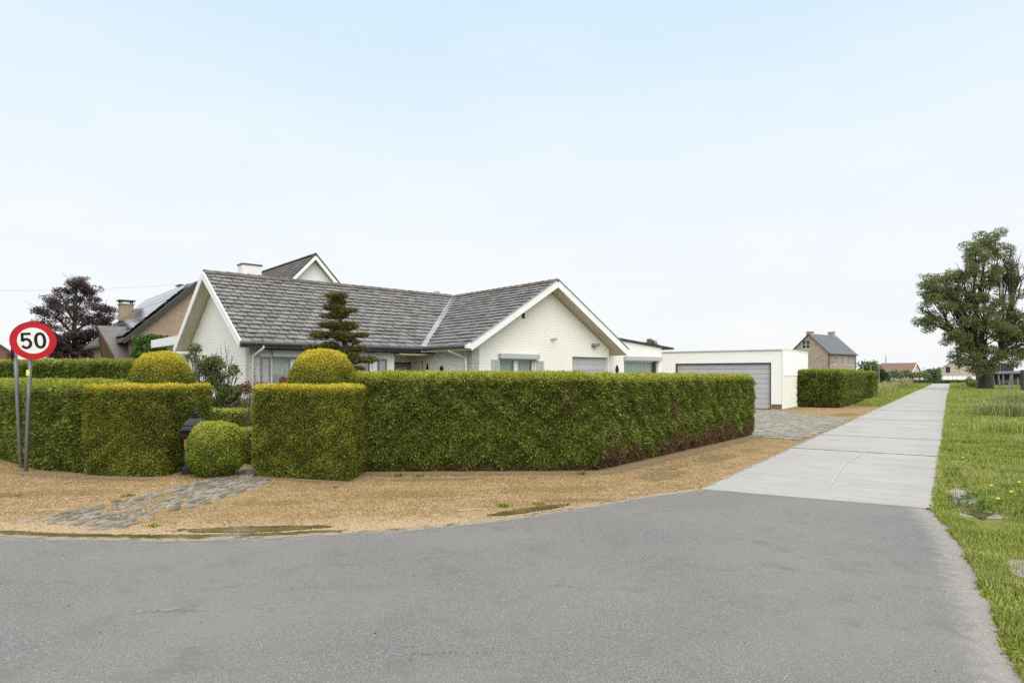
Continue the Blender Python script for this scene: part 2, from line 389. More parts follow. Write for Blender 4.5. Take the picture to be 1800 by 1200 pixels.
def stones(name, a, b, c):
    m = MT(name); g = m.n('NewGeometry'); p = m.pos()
    col = m.ramp(g.outputs['Random Per Island'], [(0, a), (.5, b), (1, c)])
    n = m.noise(p, 45, 5, .7); col = m.mix(.3, col, n, 'OVERLAY')
    return m.fin(col, m.ramp(n, [(.3, .6), (.7, .85)]), m.bump(n, .5, .006), .3)
M['setts'] = stones('stone_setts', (.11, .10, .075), (.175, .16, .125), (.26, .235, .185))
M['pale_setts'] = stones('pale_setts', (.13, .12, .092), (.20, .188, .15), (.29, .27, .22))
M['pebble'] = stones('pebbles', (.08, .048, .022), (.26, .17, .08), (.52, .40, .24))
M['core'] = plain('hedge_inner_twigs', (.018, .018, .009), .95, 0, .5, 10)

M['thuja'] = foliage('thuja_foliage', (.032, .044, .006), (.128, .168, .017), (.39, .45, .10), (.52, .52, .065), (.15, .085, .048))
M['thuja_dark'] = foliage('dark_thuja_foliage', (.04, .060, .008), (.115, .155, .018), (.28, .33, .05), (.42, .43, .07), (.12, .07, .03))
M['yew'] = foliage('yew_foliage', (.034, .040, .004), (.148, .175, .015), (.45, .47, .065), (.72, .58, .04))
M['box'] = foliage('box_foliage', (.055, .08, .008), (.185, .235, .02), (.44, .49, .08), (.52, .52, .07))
M['tree'] = foliage('willow_foliage', (.06, .078, .026), (.175, .205, .07), (.36, .39, .16), None, trans=.35)
M['far'] = foliage('far_foliage', (.07, .10, .04), (.15, .20, .08), (.26, .31, .13), None)
M['dark_far'] = foliage('dark_evergreen', (.03, .055, .018), (.075, .115, .035), (.13, .18, .06), None)
M['beech'] = foliage('copper_beech_leaves', (.025, .014, .015), (.075, .046, .046), (.17, .12, .115), None, trans=.2)
M['conifer'] = foliage('bronze_conifer', (.035, .032, .010), (.125, .110, .028), (.33, .29, .08), (.20, .18, .06), (.10, .05, .02))
M['shrub'] = foliage('shrub_leaves', (.04, .058, .02), (.13, .165, .05), (.32, .36, .14), None)
M['ivy'] = foliage('ivy_leaves', (.03, .06, .012), (.09, .16, .03), (.20, .28, .07), None)
M['red_leaf'] = foliage('reddish_shrub_leaves', (.09, .03, .02), (.19, .07, .045), (.30, .14, .09), None)
M['strap'] = foliage('strap_leaves', (.08, .14, .05), (.14, .22, .09), (.25, .34, .17), None)
M['grass'] = foliage('grass_blades', (.12, .165, .028), (.31, .38, .065), (.56, .60, .17), (.66, .58, .26), (.26, .19, .10), .35)
M['meadow'] = foliage('tall_meadow_grass', (.16, .18, .045), (.30, .33, .10), (.47, .47, .21), (.56, .50, .32), (.26, .19, .12), .35)
M['flower'] = plain('yellow_flower', (.75, .60, .03), .6)
M['pink_flower'] = plain('pale_blossom', (.75, .68, .66), .6)

# ------------------------------------------------------------------ ground sheets
def sheet(name, pts, z, mat, kind='structure', parent=None):
    o = MB().poly([(x, y, z) for x, y in pts]).build(name, mat, parent)
    bm = bmesh.new(); bm.from_mesh(o.data); bmesh.ops.triangulate(bm, faces=bm.faces[:])
    for f in bm.faces:
        if f.normal.z < 0: f.normal_flip()
    bm.to_mesh(o.data); bm.free()
    return tag(o, kind=kind)
def wobble(pts, step, amp, seed=0):
    out = []; rr = random.Random(seed)
    for (a, b) in zip(pts[:-1], pts[1:]):
        d = math.hypot(b[0]-a[0], b[1]-a[1]); n = max(1, int(d/step))
        for i in range(n):
            t = i/n; out.append((a[0]+(b[0]-a[0])*t+rr.uniform(-amp, amp), a[1]+(b[1]-a[1])*t+rr.uniform(-amp, amp)))
    out.append(pts[-1]); return out
def smooth_line(pts, k=3):
    for _ in range(k):
        q = [pts[0]]
        for a, b in zip(pts[:-1], pts[1:]):
            q += [(a[0]*.75+b[0]*.25, a[1]*.75+b[1]*.25), (a[0]*.25+b[0]*.75, a[1]*.25+b[1]*.75)]
        q.append(pts[-1]); pts = q
    return pts
RD = (.5636, .826); RP = (.826, -.5636)          # lane direction, and its right-hand side
sheet('ground', [(-1500, -300), (1500, -300), (1500, 2500), (-1500, 2500)], 0, M['turf'])
edge_l = smooth_line([(-30, 15.5), (-14, 9.6), (-8.5, 7.45)]+[G(u, v) for u, v in ((0, 945), (150, 950), (300, 951), (450, 948), (600, 940), (750, 930), (900, 914), (1050, 890), (1150, 872))]+[(2.79, 9.50)], 2)
edge_r = smooth_line([(5.31, 8.12)]+[G(u, v) for u, v in ((1662, 915), (1690, 950), (1722, 1005), (1758, 1080), (1800, 1180))]+[(2.2, 2.4), (1.9, 0), (3.5, -6), (9, -14)], 2)
CL0 = (2.79, 9.51); CR0 = (5.31, 8.1)
def offs(line, d):
    out = []
    for i, (x, y) in enumerate(line):
        a = line[max(i-1, 0)]; b = line[min(i+1, len(line)-1)]; t = Vector((b[0]-a[0], b[1]-a[1])).normalized(); out.append((x-t.y*d, y+t.x*d))
    return out
def band(name, rows, evs, z, mat, fade=0):
    n = len(rows[0]); m = len(rows); vs = [(*rows[k][i], z) for i in range(n) for k in range(m)]; ev = [evs[k]*(min(1, (n-1-i)/max(1, n*fade)) if fade else 1) for i in range(n) for k in range(m)]
    mb = MB(); mb.add(vs, [(i*m+k, i*m+k+1, (i+1)*m+k+1, (i+1)*m+k) for i in range(n-1) for k in range(m-1)]); o = mb.build(name, mat)
    at_ = o.data.attributes.new('edge', 'FLOAT', 'POINT'); at_.data.foreach_set('value', ev)
    for p in o.data.polygons:
        if p.normal.z < 0: p.flip()
    return tag(o, kind='structure')
el = wobble(edge_l, .15, .010, 3)
g_rows = [offs(el, d) for d in (-.25, 0, .35, .8, 1.3)]
band('gravel_verge_border', g_rows, [1, 1, .9, .45, 0], .004, M['gravel'], .12)
sheet('gravel_verge', g_rows[-1]+[(CL0[0]+.02, CL0[1]), (CL0[0]+RD[0]*30.5+.02, CL0[1]+RD[1]*30.5), (14, 42), (0, 40), (-12, 30), (-30, 30)], .004, M['gravel'])
er_ = wobble(edge_r, .15, .022, 6)
l_rows = [offs(el, d) for d in (-.45, -.2, -.06, 0)]; r_rows = [offs(er_, d) for d in (-.55, -.34, -.14, 0)]
band('asphalt_left_border', l_rows, [0, .22, .6, .9], .012, M['asphalt']); band('asphalt_right_border', r_rows, [0, .42, .85, 1], .012, M['asphalt'])
sheet('asphalt_road', l_rows[0]+[l_rows[k][-1] for k in (1, 2, 3)]+[(2.85, 9.56), (4.25, 8.86), (5.33, 8.16)]+[r_rows[k][0] for k in (3, 2, 1)]+r_rows[0]+[(9, -30), (-40, -30), (-40, 15.5)], .012, M['asphalt'])
# garden floor behind the hedges
sheet('garden_lawn', [(-30, 14.6), (-11.6, 14.4), (-8.6, 12.0), (-5.7, 12.0), (-5.5, 13.5), (-4.3, 13.5), (-4.3, 11.5), (1.2, 12.2), (5.4, 18.4), (4.2, 19.5), (3, 26), (-12, 29), (-30, 29)], .012, M['garden_soil'])

# concrete lane, built in its own axes (x across, y along)
lane = empty('concrete_lane', (0, 0, 0)); lane['kind'] = 'structure'
cx, cy = (CL0[0]+CR0[0])/2, (CL0[1]+CR0[1])/2
wl = math.hypot(CR0[0]-CL0[0], CR0[1]-CL0[1])
lane.location = (cx, cy, 0); lane.rotation_euler = (0, 0, atan2(RP[1], RP[0]))
def lane_local(x, y): return ((x-cx)*RP[0]+(y-cy)*RP[1], (x-cx)*RD[0]+(y-cy)*RD[1])
hw = wl/2-.01
ys = [0, 6.4]+[6.4+4.0*i for i in range(1, 42)]
rr = random.Random(4)
for i in range(len(ys)-1):
    y0, y1 = ys[i]+(.012 if i else 0), ys[i+1]-.012
    zt = .030+rr.uniform(-.003, .003)
    mb = MB(); n = 12; nx_ = 4
    f0 = lane_local(*CL0)[1]; f1 = lane_local(*CR0)[1]
    def ed(s): return s*(hw+rr.uniform(-.02, .02))
    lp = [(ed(-1), y0+(y1-y0)*k/n) for k in range(n+1)]; rp_ = [(ed(1), y0+(y1-y0)*k/n) for k in range(n+1)]
    if i == 0:
        lp[0] = (-hw, f0-.0); rp_[0] = (hw, f1-.0)
    mb.poly([(x, y, zt) for x, y in rp_]+[(x, y, zt) for x, y in lp[::-1]])
    for ln in (lp, rp_): 
        for a, b in zip(ln[:-1], ln[1:]): mb.quad((*a, zt), (*b, zt), (*b, 0), (*a, 0))
    a, b = lp[-1], rp_[-1]; mb.quad((*a, zt), (*b, zt), (*b, 0), (*a, 0)); a, b = lp[0], rp_[0]; mb.quad((*a, zt), (*b, zt), (*b, 0), (*a, 0))
    mb.build('concrete_slab', M['concrete'], lane)
# open joints filled with dark grit
mb = MB()
for y in ys[1:-1]:
    k = 14; pts = [(-hw+2*hw*j/k, y+rr.uniform(-.012, .012)) for j in range(k+1)]
    for a, b in zip(pts[:-1], pts[1:]):
        wv = rr.uniform(.010, .028); mb.quad((a[0], a[1]-wv, .0345), (b[0], b[1]-wv, .0345), (b[0], b[1]+wv, .0345), (a[0], a[1]+wv, .0345))
mb.build('joint', M['core'], lane)
mb = MB()
for y, x0, x1 in ((16.5, -1.4, 1.4), (19.2, .2, 1.4), (24.3, -.4, 1.4), (27, .0, 1.4), (31, -.6, 1.4), (35, .2, 1.4), (9, -1.0, -.75), (12, -.9, -.6), (13.4, -.95, -.7)):
    k = 9; pts = [(x0+(x1-x0)*j/k, y+rr.uniform(-.05, .05)) for j in range(k+1)]
    for a, b in zip(pts[:-1], pts[1:]): mb.quad((a[0], a[1]-.012, .035), (b[0], b[1]-.012, .035), (b[0], b[1]+.012, .035), (a[0], a[1]+.012, .035))
mb.build('crack', M['core'], lane)
# pale repaired crack
cr = [lane_local(*G(u, v)) for u, v in ((1522, 796), (1505, 806), (1488, 816), (1478, 828), (1466, 846), (1456, 862))]
cr = smooth_line(cr, 2); mb = MB()
for a, b in zip(cr[:-1], cr[1:]):
    wv = .007+.007*rr.random(); mb.quad((a[0]-wv, a[1], .036), (a[0]+wv, a[1], .036), (b[0]+wv, b[1], .036), (b[0]-wv, b[1], .036))
mb.build('repaired_crack', plain('crack_filler', (.375, .362, .338), .7), lane)

# setts
def setts(name, poly, ax, sw, sl_, z, mat, keep=None, jit=.012, seed=1, gap=.018, brk=None):
    rr = random.Random(seed); ax = Vector(ax).normalized(); ay = Vector((-ax.y, ax.x))
    P = [Vector(p) for p in poly]; us = [p.dot(ax) for p in P]; vs_ = [p.dot(ay) for p in P]
    def inside(q):
        c = False; j = len(P)-1
        for i in range(len(P)):
            if (P[i].y > q.y) != (P[j].y > q.y) and q.x < (P[j].x-P[i].x)*(q.y-P[i].y)/(P[j].y-P[i].y)+P[i].x: c = not c
            j = i
        return c
    mb = MB(); v = min(vs_); row = 0
    while v < max(vs_):
        h = sw*rr.uniform(.95, 1.05); u = min(us)+(row % 2)*sl_/2
        while u < max(us):
            l = sl_*rr.uniform(.85, 1.15); c = ax*(u+l/2)+ay*(v+h/2)
            if inside(c) and (keep is None or keep(c, rr)):
                hz = z+rr.uniform(-.006, .008); g = gap/2
                q = []
                for a, b in ((g, g), (l-g, g), (l-g, h-g), (g, h-g)):
                    q.append(ax*(u+a)+ay*(v+b)+Vector((rr.uniform(-jit, jit), rr.uniform(-jit, jit))))
                cc = sum(q, Vector((0, 0)))/4; tx, ty = rr.uniform(-.05, .05), rr.uniform(-.05, .05)
                lo = [(p.x, p.y, -.01) for p in q]; mi = [(p.x, p.y, hz-.012) for p in q]
                hi = [(cc.x+(p.x-cc.x)*.82, cc.y+(p.y-cc.y)*.82, hz+(p.x-cc.x)*tx+(p.y-cc.y)*ty) for p in q]
                mb.add(lo+mi+hi, [(0, 1, 5, 4), (1, 2, 6, 5), (2, 3, 7, 6), (3, 0, 4, 7), (4, 5, 9, 8), (5, 6, 10, 9), (6, 7, 11, 10), (7, 4, 8, 11), (8, 9, 10, 11)])
            u += l
        v += h; row += 1
    return tag(mb.build(name, mat), kind='structure')
path_poly = [G(205, 936), G(40, 917), G(330, 852), G(425, 826), (-4.9, 13.6), (-4.2, 13.6), G(452, 836), G(482, 847)]
def pk(c, rr):
    t = (c.y-7)/3.2; return rr.random() < .62+.5*t+.2*sin(c.x*2.1+c.y*1.7)
setts('cobbled_path', path_poly, (.93, -.20), .15, .105, .017, M['setts'], pk, seed=2, gap=.030, jit=.007)
drive = [(5.6, 19.3), (7.55, 16.85), (13.05, 24.7), (12.5, 31.6), (7.8, 35.2), (3.2, 29)]
setts('cobbled_driveway', drive, (.826, -.5636), .13, .19, .026, M['pale_setts'], None, seed=5)
sheet('driveway_bedding', [(5.5, 19.3), (7.5, 16.75), (13.1, 24.6), (12.6, 31.65), (7.8, 35.3), (3.1, 29)], .009, M['mud'])

# puddles along the kerbless edge: strips whose shore is broken up by noise
def puddle_mat():
    m = MT('puddle_water'); p = m.pos(); n = m.noise(p, 3, 4); m.b.inputs['IOR'].default_value = 1.33
    m.fin(m.ramp(n, [(.35, (.085, .065, .025)), (.7, (.17, .13, .065))]), .07, m.bump(m.noise(p, 9, 3), .04, .01), .5)
    a = m.ramp(m.math('ADD', m.attr('edge'), m.math('MULTIPLY', m.math('SUBTRACT', m.noise(p, 6, 7, .7), .5), 1.5)), [(.46, 0), (.54, 1)])
    tr = m.n('BsdfTransparent'); mx = m.n('MixShader'); m.l(a, mx.inputs[0]); m.l(tr.outputs[0], mx.inputs[1]); m.l(m.b.outputs[0], mx.inputs[2]); m.l(mx.outputs[0], m.out.inputs[0])
    return m.m
M['puddle'] = puddle_mat()
def puddle(x0, x1, ds, ws, z, taper=.5, name='puddle'):
    ln = [p for p in smooth_line(edge_l, 1) if x0 <= p[0] <= x1]; n = len(ln); m = len(ds)
    def tp(x): return min(1, (x-x0)/taper, (x1-x)/taper)
    vs = []; ev = []
    for i, (x, y) in enumerate(ln):
        a = ln[max(i-1, 0)]; b = ln[min(i+1, n-1)]; t = Vector((b[0]-a[0], b[1]-a[1])).normalized(); k = max(.0, tp(x)); dm = sum(ds)/m
        for d, w_ in zip(ds, ws):
            d_ = dm+(d-dm)*(.35+.65*k); vs.append((x-t.y*d_, y+t.x*d_, z)); ev.append(w_*(.25+.75*k))
    mb = MB(); mb.add(vs, [(i*m+k, i*m+k+1, (i+1)*m+k+1, (i+1)*m+k) for i in range(n-1) for k in range(m-1)]); o = mb.build(name, M['puddle'])
    at_ = o.data.attributes.new('edge', 'FLOAT', 'POINT'); at_.data.foreach_set('value', ev)
    for p in o.data.polygons:
        if p.normal.z < 0: p.flip()
    return tag(o, kind='structure')
puddle(-9, -1.6, (-.01, .05, .13, .20, .27), (.1, .78, .78, .7, 0), .0145)
puddle(-3.95, -1.6, (.24, .33, .50, .66), (0, 1, 1, 0), .0105, 1.0)
puddle(-2.2, 2.2, (-.01, .03, .07, .12), (.1, .62, .62, 0), .0145, .3)
puddle(-.25, 1.05, (.15, .25, .38, .50), (0, 1, 1, 0), .0105, .4)
def pool(pix, z, seed):
    pts = [G(u, v) for u, v in pix]; pts.append(pts[0]); return sheet('puddle', wobble(pts, .07, .014, seed)[:-1], z, M['water'])
pool([(1668, 886), (1700, 890), (1722, 898), (1742, 906), (1728, 914), (1700, 905), (1680, 899)], .012, 4)
pool([(1655, 848), (1672, 845), (1678, 858), (1660, 862)], .012, 8)
# worn, damp and muddy patches: discs whose rim is eaten away by noise
def blot_mat(name, a, b, scale=18, rough=.9, op=1.):
    m = MT(name); p = m.pos(); n2 = m.noise(p, scale, 5, .7); m.fin(m.ramp(n2, [(.35, a), (.65, b)]), rough, m.bump(n2, .5, .012), .3)
    al = m.ramp(m.math('ADD', m.attr('edge'), m.math('MULTIPLY', m.math('SUBTRACT', m.noise(p, 5, 8, .75), .5), 1.9)), [(.42, 0), (.66, op)])
    tr = m.n('BsdfTransparent'); mx = m.n('MixShader'); m.l(al, mx.inputs[0]); m.l(tr.outputs[0], mx.inputs[1]); m.l(m.b.outputs[0], mx.inputs[2]); m.l(mx.outputs[0], m.out.inputs[0])
    return m.m
M['mud_blot'] = blot_mat('bare_mud', (.16, .14, .115), (.32, .29, .25))
M['wet_blot'] = blot_mat('wet_mud', (.05, .042, .03), (.10, .085, .06), 18, .25)
M['damp_gravel'] = blot_mat('damp_gravel', (.12, .08, .035), (.27, .19, .095), 60, .8, .45)
M['moss_gravel'] = blot_mat('mossy_gravel', (.15, .11, .03), (.30, .22, .07), 60, .9, .38)
M['dirt_gravel'] = blot_mat('leaf_litter_dirt', (.13, .09, .045), (.36, .265, .15), 70, .95, .8)
M['sand_blot'] = blot_mat('washed_sand', (.38, .28, .165), (.52, .40, .26), 50, .95, .75)
M['grit_line'] = blot_mat('road_grit', (.20, .17, .12), (.42, .36, .27), 90, .95, .8)
def blot(name, c, rx, ry, ang, z, mat, w=1.):
    vs = [(c[0], c[1], z)]; ev = [w]; k = 28; fs = []
    for j, (rr_, e) in enumerate(((.35, .9), (.65, .6), (.85, .3), (1, 0))):
        for i in range(k):
            t = 2*pi*i/k; x, y = rx*rr_*cos(t), ry*rr_*sin(t); vs.append((c[0]+x*cos(ang)-y*sin(ang), c[1]+x*sin(ang)+y*cos(ang), z)); ev.append(e*w)
            a = 1+j*k+i; b = 1+j*k+(i+1) % k
            fs.append((0, a, b) if j == 0 else (a-k, a, b, b-k))
    mb = MB(); mb.add(vs, fs); o = mb.build(name, M[mat]); at_ = o.data.attributes.new('edge', 'FLOAT', 'POINT'); at_.data.foreach_set('value', ev); return tag(o, kind='structure')
for u, v, rx, ry, an, mt, z in ((1676, 866, 1.0, .24, 1.10, 'mud_blot', .006), (1722, 905, .75, .30, -.15, 'mud_blot', .006), (1702, 880, .5, .22, .5, 'mud_blot', .0065), (1712, 902, .32, .10, -.2, 'wet_blot', .008), (1690, 888, .22, .10, .6, 'wet_blot', .009), (1664, 850, .30, .10, 1.1, 'mud_blot', .007),
        (1800, 1000, .55, .22, .9, 'mud_blot', .006), (1750, 960, .35, .10, .6, 'mud_blot', .006), (1662, 835, .35, .08, 1., 'wet_blot', .008)):
    c = G(u, v); blot('bare_patch', c, rx, ry, an, z, mt)
for x, y, rx, ry, mt in ((-1.5, 9.2, 1.6, .5, 'moss_gravel'), (.6, 9.6, 1.5, .5, 'moss_gravel'), (-6.6, 9.3, 1.4, .5, 'moss_gravel'), (-3.2, 8.6, .9, .3, 'moss_gravel'), (2.6, 11.0, 1.2, .5, 'damp_gravel'), (4.2, 13.2, 1.3, .5, 'damp_gravel'), (-7.6, 9.0, 1.2, .35, 'damp_gravel'),
        (.9, 8.75, 1.0, .22, 'damp_gravel'), (-.6, 8.15, .9, .15, 'sand_blot'), (1.6, 9.3, .9, .2, 'sand_blot'), (-5.9, 8.1, 1.0, .22, 'sand_blot'), (-1.3, 10.5, 1.4, .22, 'damp_gravel'), (3.0, 11.9, .9, .3, 'moss_gravel'), (5.4, 14.6, .8, .4, 'moss_gravel'), (14.5, 28, 2.5, .8, 'damp_gravel')):
    blot('gravel_patch', (x, y), rx, ry, .1 if x < 2 else .9, .0072 if mt != 'sand_blot' else .0086, mt, .8 if mt != 'sand_blot' else .5)
hl = [(-8.7, 11.4), (-7.3, 10.88), (-6.05, 10.66), (-5.9, 10.75)]; band('hedge_foot_litter', [offs(hl, d) for d in (.1, -.12, -.30, -.48)], [1, .75, .4, 0], .0105, M['dirt_gravel'])
hl = smooth_line([(-2.62, 11.22), (1.5, 11.36), (1.62, 11.40), (6.87, 18.2), (7.2, 18.7)], 1); band('hedge_foot_litter', [offs(hl, d) for d in (.1, -.15, -.35, -.62)], [1, .8, .42, 0], .0105, M['dirt_gravel'])
hl = [(-4.45, 10.78), (-2.6, 10.22)]; band('hedge_foot_litter', [offs(hl, d) for d in (.1, -.05, -.15, -.28)], [1, .9, .4, 0], .0105, M['dirt_gravel'])
band('road_edge_grit', [offs(el, d) for d in (-.16, -.07, .0, .06, .14)], [0, .5, .72, .6, 0], .0165, M['grit_line'])
ll = [lp_ for lp_ in [(CL0[0]+RD[0]*t*1., CL0[1]+RD[1]*t*1.) for t in np.arange(.2, 24, .6)]]; band('lane_edge_grit', [offs(ll, d) for d in (-.10, -.02, .06)], [0, .62, 0], .037, M['grit_line'])
# sealed and open cracks in the asphalt
M['seal'] = blot_mat('old_crack_seal', (.22, .212, .20), (.31, .30, .285), 60, .9, .8)
def crackline(pix, w_, mat='seal'):
    ln = smooth_line(wobble([G(u, v) for u, v in pix], .07, .02, int(pix[0][0])), 1); band('asphalt_crack', [offs(ln, d) for d in (-w_, 0, w_)], [.1, .72, .1], .0155, M[mat])
crackline([(1418, 1142), (1408, 1158), (1388, 1168), (1392, 1182), (1376, 1200)], .012)
crackline([(1010, 1040), (996, 1062), (986, 1082)], .012); crackline([(1240, 1110), (1258, 1130), (1252, 1150), (1275, 1168)], .012)
crackline([(452, 1120), (462, 1146)], .01)
blot('asphalt_scuff', G(322, 1048), .20, .10, .3, .0152, 'seal', .5); blot('asphalt_scuff', G(262, 1078), .30, .07, .3, .0152, 'seal', .5)
# ------------------------------------------------------------------ foliage builders
def inset(poly, d):
    n = len(poly); c = sum((Vector(p) for p in poly), Vector((0, 0)))/n; out = []
    for i in range(n):
        p0, p1, p2 = Vector(poly[i-1]), Vector(poly[i]), Vector(poly[(i+1) % n])
        e1 = (p1-p0).normalized(); e2 = (p2-p1).normalized(); n1 = Vector((-e1.y, e1.x)); n2 = Vector((-e2.y, e2.x))
        k = (n1+n2); k = k/max(.3, k.dot(n1)) if k.length > 1e-6 else n1
        out.append(tuple(p1+k*d))
    return out
def ccw(poly):
    a = sum(poly[i-1][0]*poly[i][1]-poly[i][0]*poly[i-1][1] for i in range(len(poly)))
    return poly if a > 0 else poly[::-1]
def levels(poly, lv):
    """lv: list of (z, inset); returns quads faces list as triangles (world)"""
    T = []; rings = [[(*p, z) for p in inset(poly, d)] for z, d in lv]; n = len(poly)
    for a, b in zip(rings[:-1], rings[1:]):
        for i in range(n):
            j = (i+1) % n; T += [(a[i], a[j], b[j]), (a[i], b[j], b[i])]
    top = rings[-1]; c = tuple(np.mean(top, axis=0))
    for i in range(n): T.append((top[i], top[(i+1) % n], c))
    return T
def fill(T, mat, style, dens, size, fresh=.8, name='foliage', parent=None, back=.3, ztop=None, brown=None, rough=.03, cam_cull=True, kb=.16, lit=0.):
    T = np.array(T, dtype=float)
    P, Nn = sample_tris(T, np.full(len(T), dens))
    if cam_cull:
        toc = unit(np.array([[0, 0, EYE]])-P); f = (Nn*toc).sum(1) < -.15
        kp = ~f | (rng.random(len(P)) < back); P, Nn = P[kp], Nn[kp]
    n = len(P); ns = vn(P, 7, 3.)*.6+vn(P, 17, 9.)*.4
    off = ns*rough+rng.uniform(-.03, .022, n); P = P+Nn*off[:, None]
    up = np.array([0, 0, 1.])
    if style == 'thuja': D = Nn*.40+up*.25+rng.normal(size=(n, 3))*.6; ln = size*rng.uniform(.6, 1.7, n); wd = ln*.27
    elif style == 'yew': D = Nn*.45+rng.normal(size=(n, 3))*.6+up*.1; ln = size*rng.uniform(.7, 1.5, n); wd = ln*.36
    else: D = Nn*.5+rng.normal(size=(n, 3))*.8; ln = size*rng.uniform(.7, 1.3, n); wd = ln*.62
    V = leaves(P, D, ln, wd, Nn, .6)
    rn = np.clip(.42+ns*.28+.10*vn(P, 2.2, 6.)+rng.normal(size=n)*.27+lit, 0, 1)
    zt = ztop if ztop is not None else T[:, :, 2].max()
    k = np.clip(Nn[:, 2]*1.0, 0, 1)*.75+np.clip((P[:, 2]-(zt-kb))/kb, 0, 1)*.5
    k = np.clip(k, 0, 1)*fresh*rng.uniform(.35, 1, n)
    br = np.zeros(n) if brown is None else np.clip(brown(P), 0, 1)*(rng.random(n) < .92)
    return np_mesh(name, V, 4, M[mat], parent, {'rn': rn, 'k': k, 'br': br})
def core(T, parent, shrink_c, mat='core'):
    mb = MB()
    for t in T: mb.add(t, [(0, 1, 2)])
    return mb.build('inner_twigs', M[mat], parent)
def hedge(label, pieces, mat, style='thuja', dens=3000, size=.055, r=.09, fresh=.8, brown=None, group=None, base_in=.09, **kw):
    cx_ = np.mean([np.mean(p, axis=0) for p, h in pieces], axis=0)
    root = empty('hedge', (cx_[0], cx_[1], 0), 0, label, 'hedge', group)
    T = []; TC = []
    for poly, h in pieces:
        poly = ccw(poly)
        T += levels(poly, [(.02, base_in), (.30, 0), (h-r, 0), (h-.35*r, .3*r), (h, r)])
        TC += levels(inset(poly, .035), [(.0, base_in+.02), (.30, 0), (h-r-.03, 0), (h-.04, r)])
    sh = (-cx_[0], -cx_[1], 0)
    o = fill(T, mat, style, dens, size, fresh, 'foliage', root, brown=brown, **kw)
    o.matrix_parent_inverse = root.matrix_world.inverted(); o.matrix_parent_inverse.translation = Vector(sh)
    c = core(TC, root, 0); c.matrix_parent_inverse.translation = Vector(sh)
    return root
def dome(label, name, c, rx, rz, z0, mat, style, dens, size, fresh, cat='shrub', group=None, sq=1., low=0., lobes=.02, kb=.25, **kw):
    """clipped round shrub: centre (x,y), equator radius rx, height rz above z0+low"""
    root = empty(name, (c[0], c[1], 0), 0, label, cat, group); T = []; TC = []
    for arr, sc in ((T, 1), (TC, .93)):
        rings = []; na, nb = 36, 14; b0 = -.48*pi if low else 0
        for j in range(nb+1):
            ph = b0+(pi/2-b0)*j/nb; rg = []
            for i in range(na):
                th = 2*pi*i/na; rr_ = 1+lobes*sin(3*th+ph*2)+lobes*.7*sin(5*th-ph*3)
                x = rx*sc*cos(th)*abs(cos(ph))**sq*rr_; y = rx*sc*sin(th)*abs(cos(ph))**sq*rr_
                z = z0+low+(rz if ph > 0 else low)*sc*sin(ph)
                rg.append((x, y, z))
            rings.append(rg)
        for a, b in zip(rings[:-1], rings[1:]):
            for i in range(na):
                k = (i+1) % na; arr += [(a[i], a[k], b[k]), (a[i], b[k], b[i])]
    T = [tuple((p[0]+c[0], p[1]+c[1], p[2]) for p in t) for t in T]
    o = fill(T, mat, style, dens, size, fresh, 'foliage', root, kb=kb, **kw); o.matrix_parent_inverse.translation = Vector((-c[0], -c[1], 0))
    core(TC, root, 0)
    return root

# thuja hedge, corner piece with both faces
mA, mB_, mC = (-3.0, 11.30), (1.55, 11.42), (6.87, 18.3)
inn = 1.25
def brown_main(P):
    s = (P[:, 0]-1.55)*.61+(P[:, 1]-11.42)*.79      # metres along the lane-side face
    n1 = vn(P*np.array([1, 1, .4]), 2.6, 5.)*.5+.5
    low = np.clip((.50-.25*n1*1.6+.25*n1-P[:, 2]+.18*vn(P, 5, 2.)+.25*vn(P, 1.7, 8.))/.25, 0, 1)
    a = low*(s > .1)*(n1 > .25)
    streak = np.exp(-((s-3.25)/.10)**2)*(P[:, 2] < 1.25)*(P[:, 2] > .3)*.9
    st2 = np.exp(-((P[:, 0]-1.02)/.09)**2)*(P[:, 2] < 1.6)*(P[:, 2] > 1.0)*.55
    fr = (s <= .1)*np.clip((.16-P[:, 2]+.1*vn(P, 4, 1.))/.15, 0, 1)*.8
    return a*.95+streak+st2+fr+(.10*(n1 > .8))
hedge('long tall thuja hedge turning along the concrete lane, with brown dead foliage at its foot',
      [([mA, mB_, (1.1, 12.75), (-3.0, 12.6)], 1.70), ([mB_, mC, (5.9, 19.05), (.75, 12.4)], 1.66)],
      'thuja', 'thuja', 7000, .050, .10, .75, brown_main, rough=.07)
# yew blocks either side of the path
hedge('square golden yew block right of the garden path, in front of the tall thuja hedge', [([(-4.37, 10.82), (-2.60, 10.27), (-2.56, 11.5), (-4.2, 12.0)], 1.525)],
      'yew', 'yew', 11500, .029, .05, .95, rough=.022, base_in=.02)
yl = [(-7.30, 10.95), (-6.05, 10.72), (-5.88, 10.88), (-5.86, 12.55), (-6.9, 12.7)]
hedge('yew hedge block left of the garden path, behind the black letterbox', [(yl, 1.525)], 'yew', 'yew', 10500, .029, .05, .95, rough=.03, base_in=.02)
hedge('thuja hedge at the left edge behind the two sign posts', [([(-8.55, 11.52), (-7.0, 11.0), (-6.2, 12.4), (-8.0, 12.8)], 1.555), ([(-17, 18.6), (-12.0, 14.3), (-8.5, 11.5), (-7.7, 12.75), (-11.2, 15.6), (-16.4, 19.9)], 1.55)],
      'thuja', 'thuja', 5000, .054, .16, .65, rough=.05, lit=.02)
hedge('tall dark hedge closing the far left garden, behind the lower front hedge', [([(-23, 25.5), (-12.6, 24.0), (-12.3, 25.2), (-23, 26.8)], 2.22)],
      'thuja_dark', 'thuja', 1500, .10, .10, .7, rough=.06)
hedge('low clipped box hedge across the garden behind the round bush', [([(-8.2, 15.2), (-4.3, 14.8), (-4.2, 15.4), (-8.1, 15.8)], .90)], 'box', 'box', 2600, .035, .06, .9)
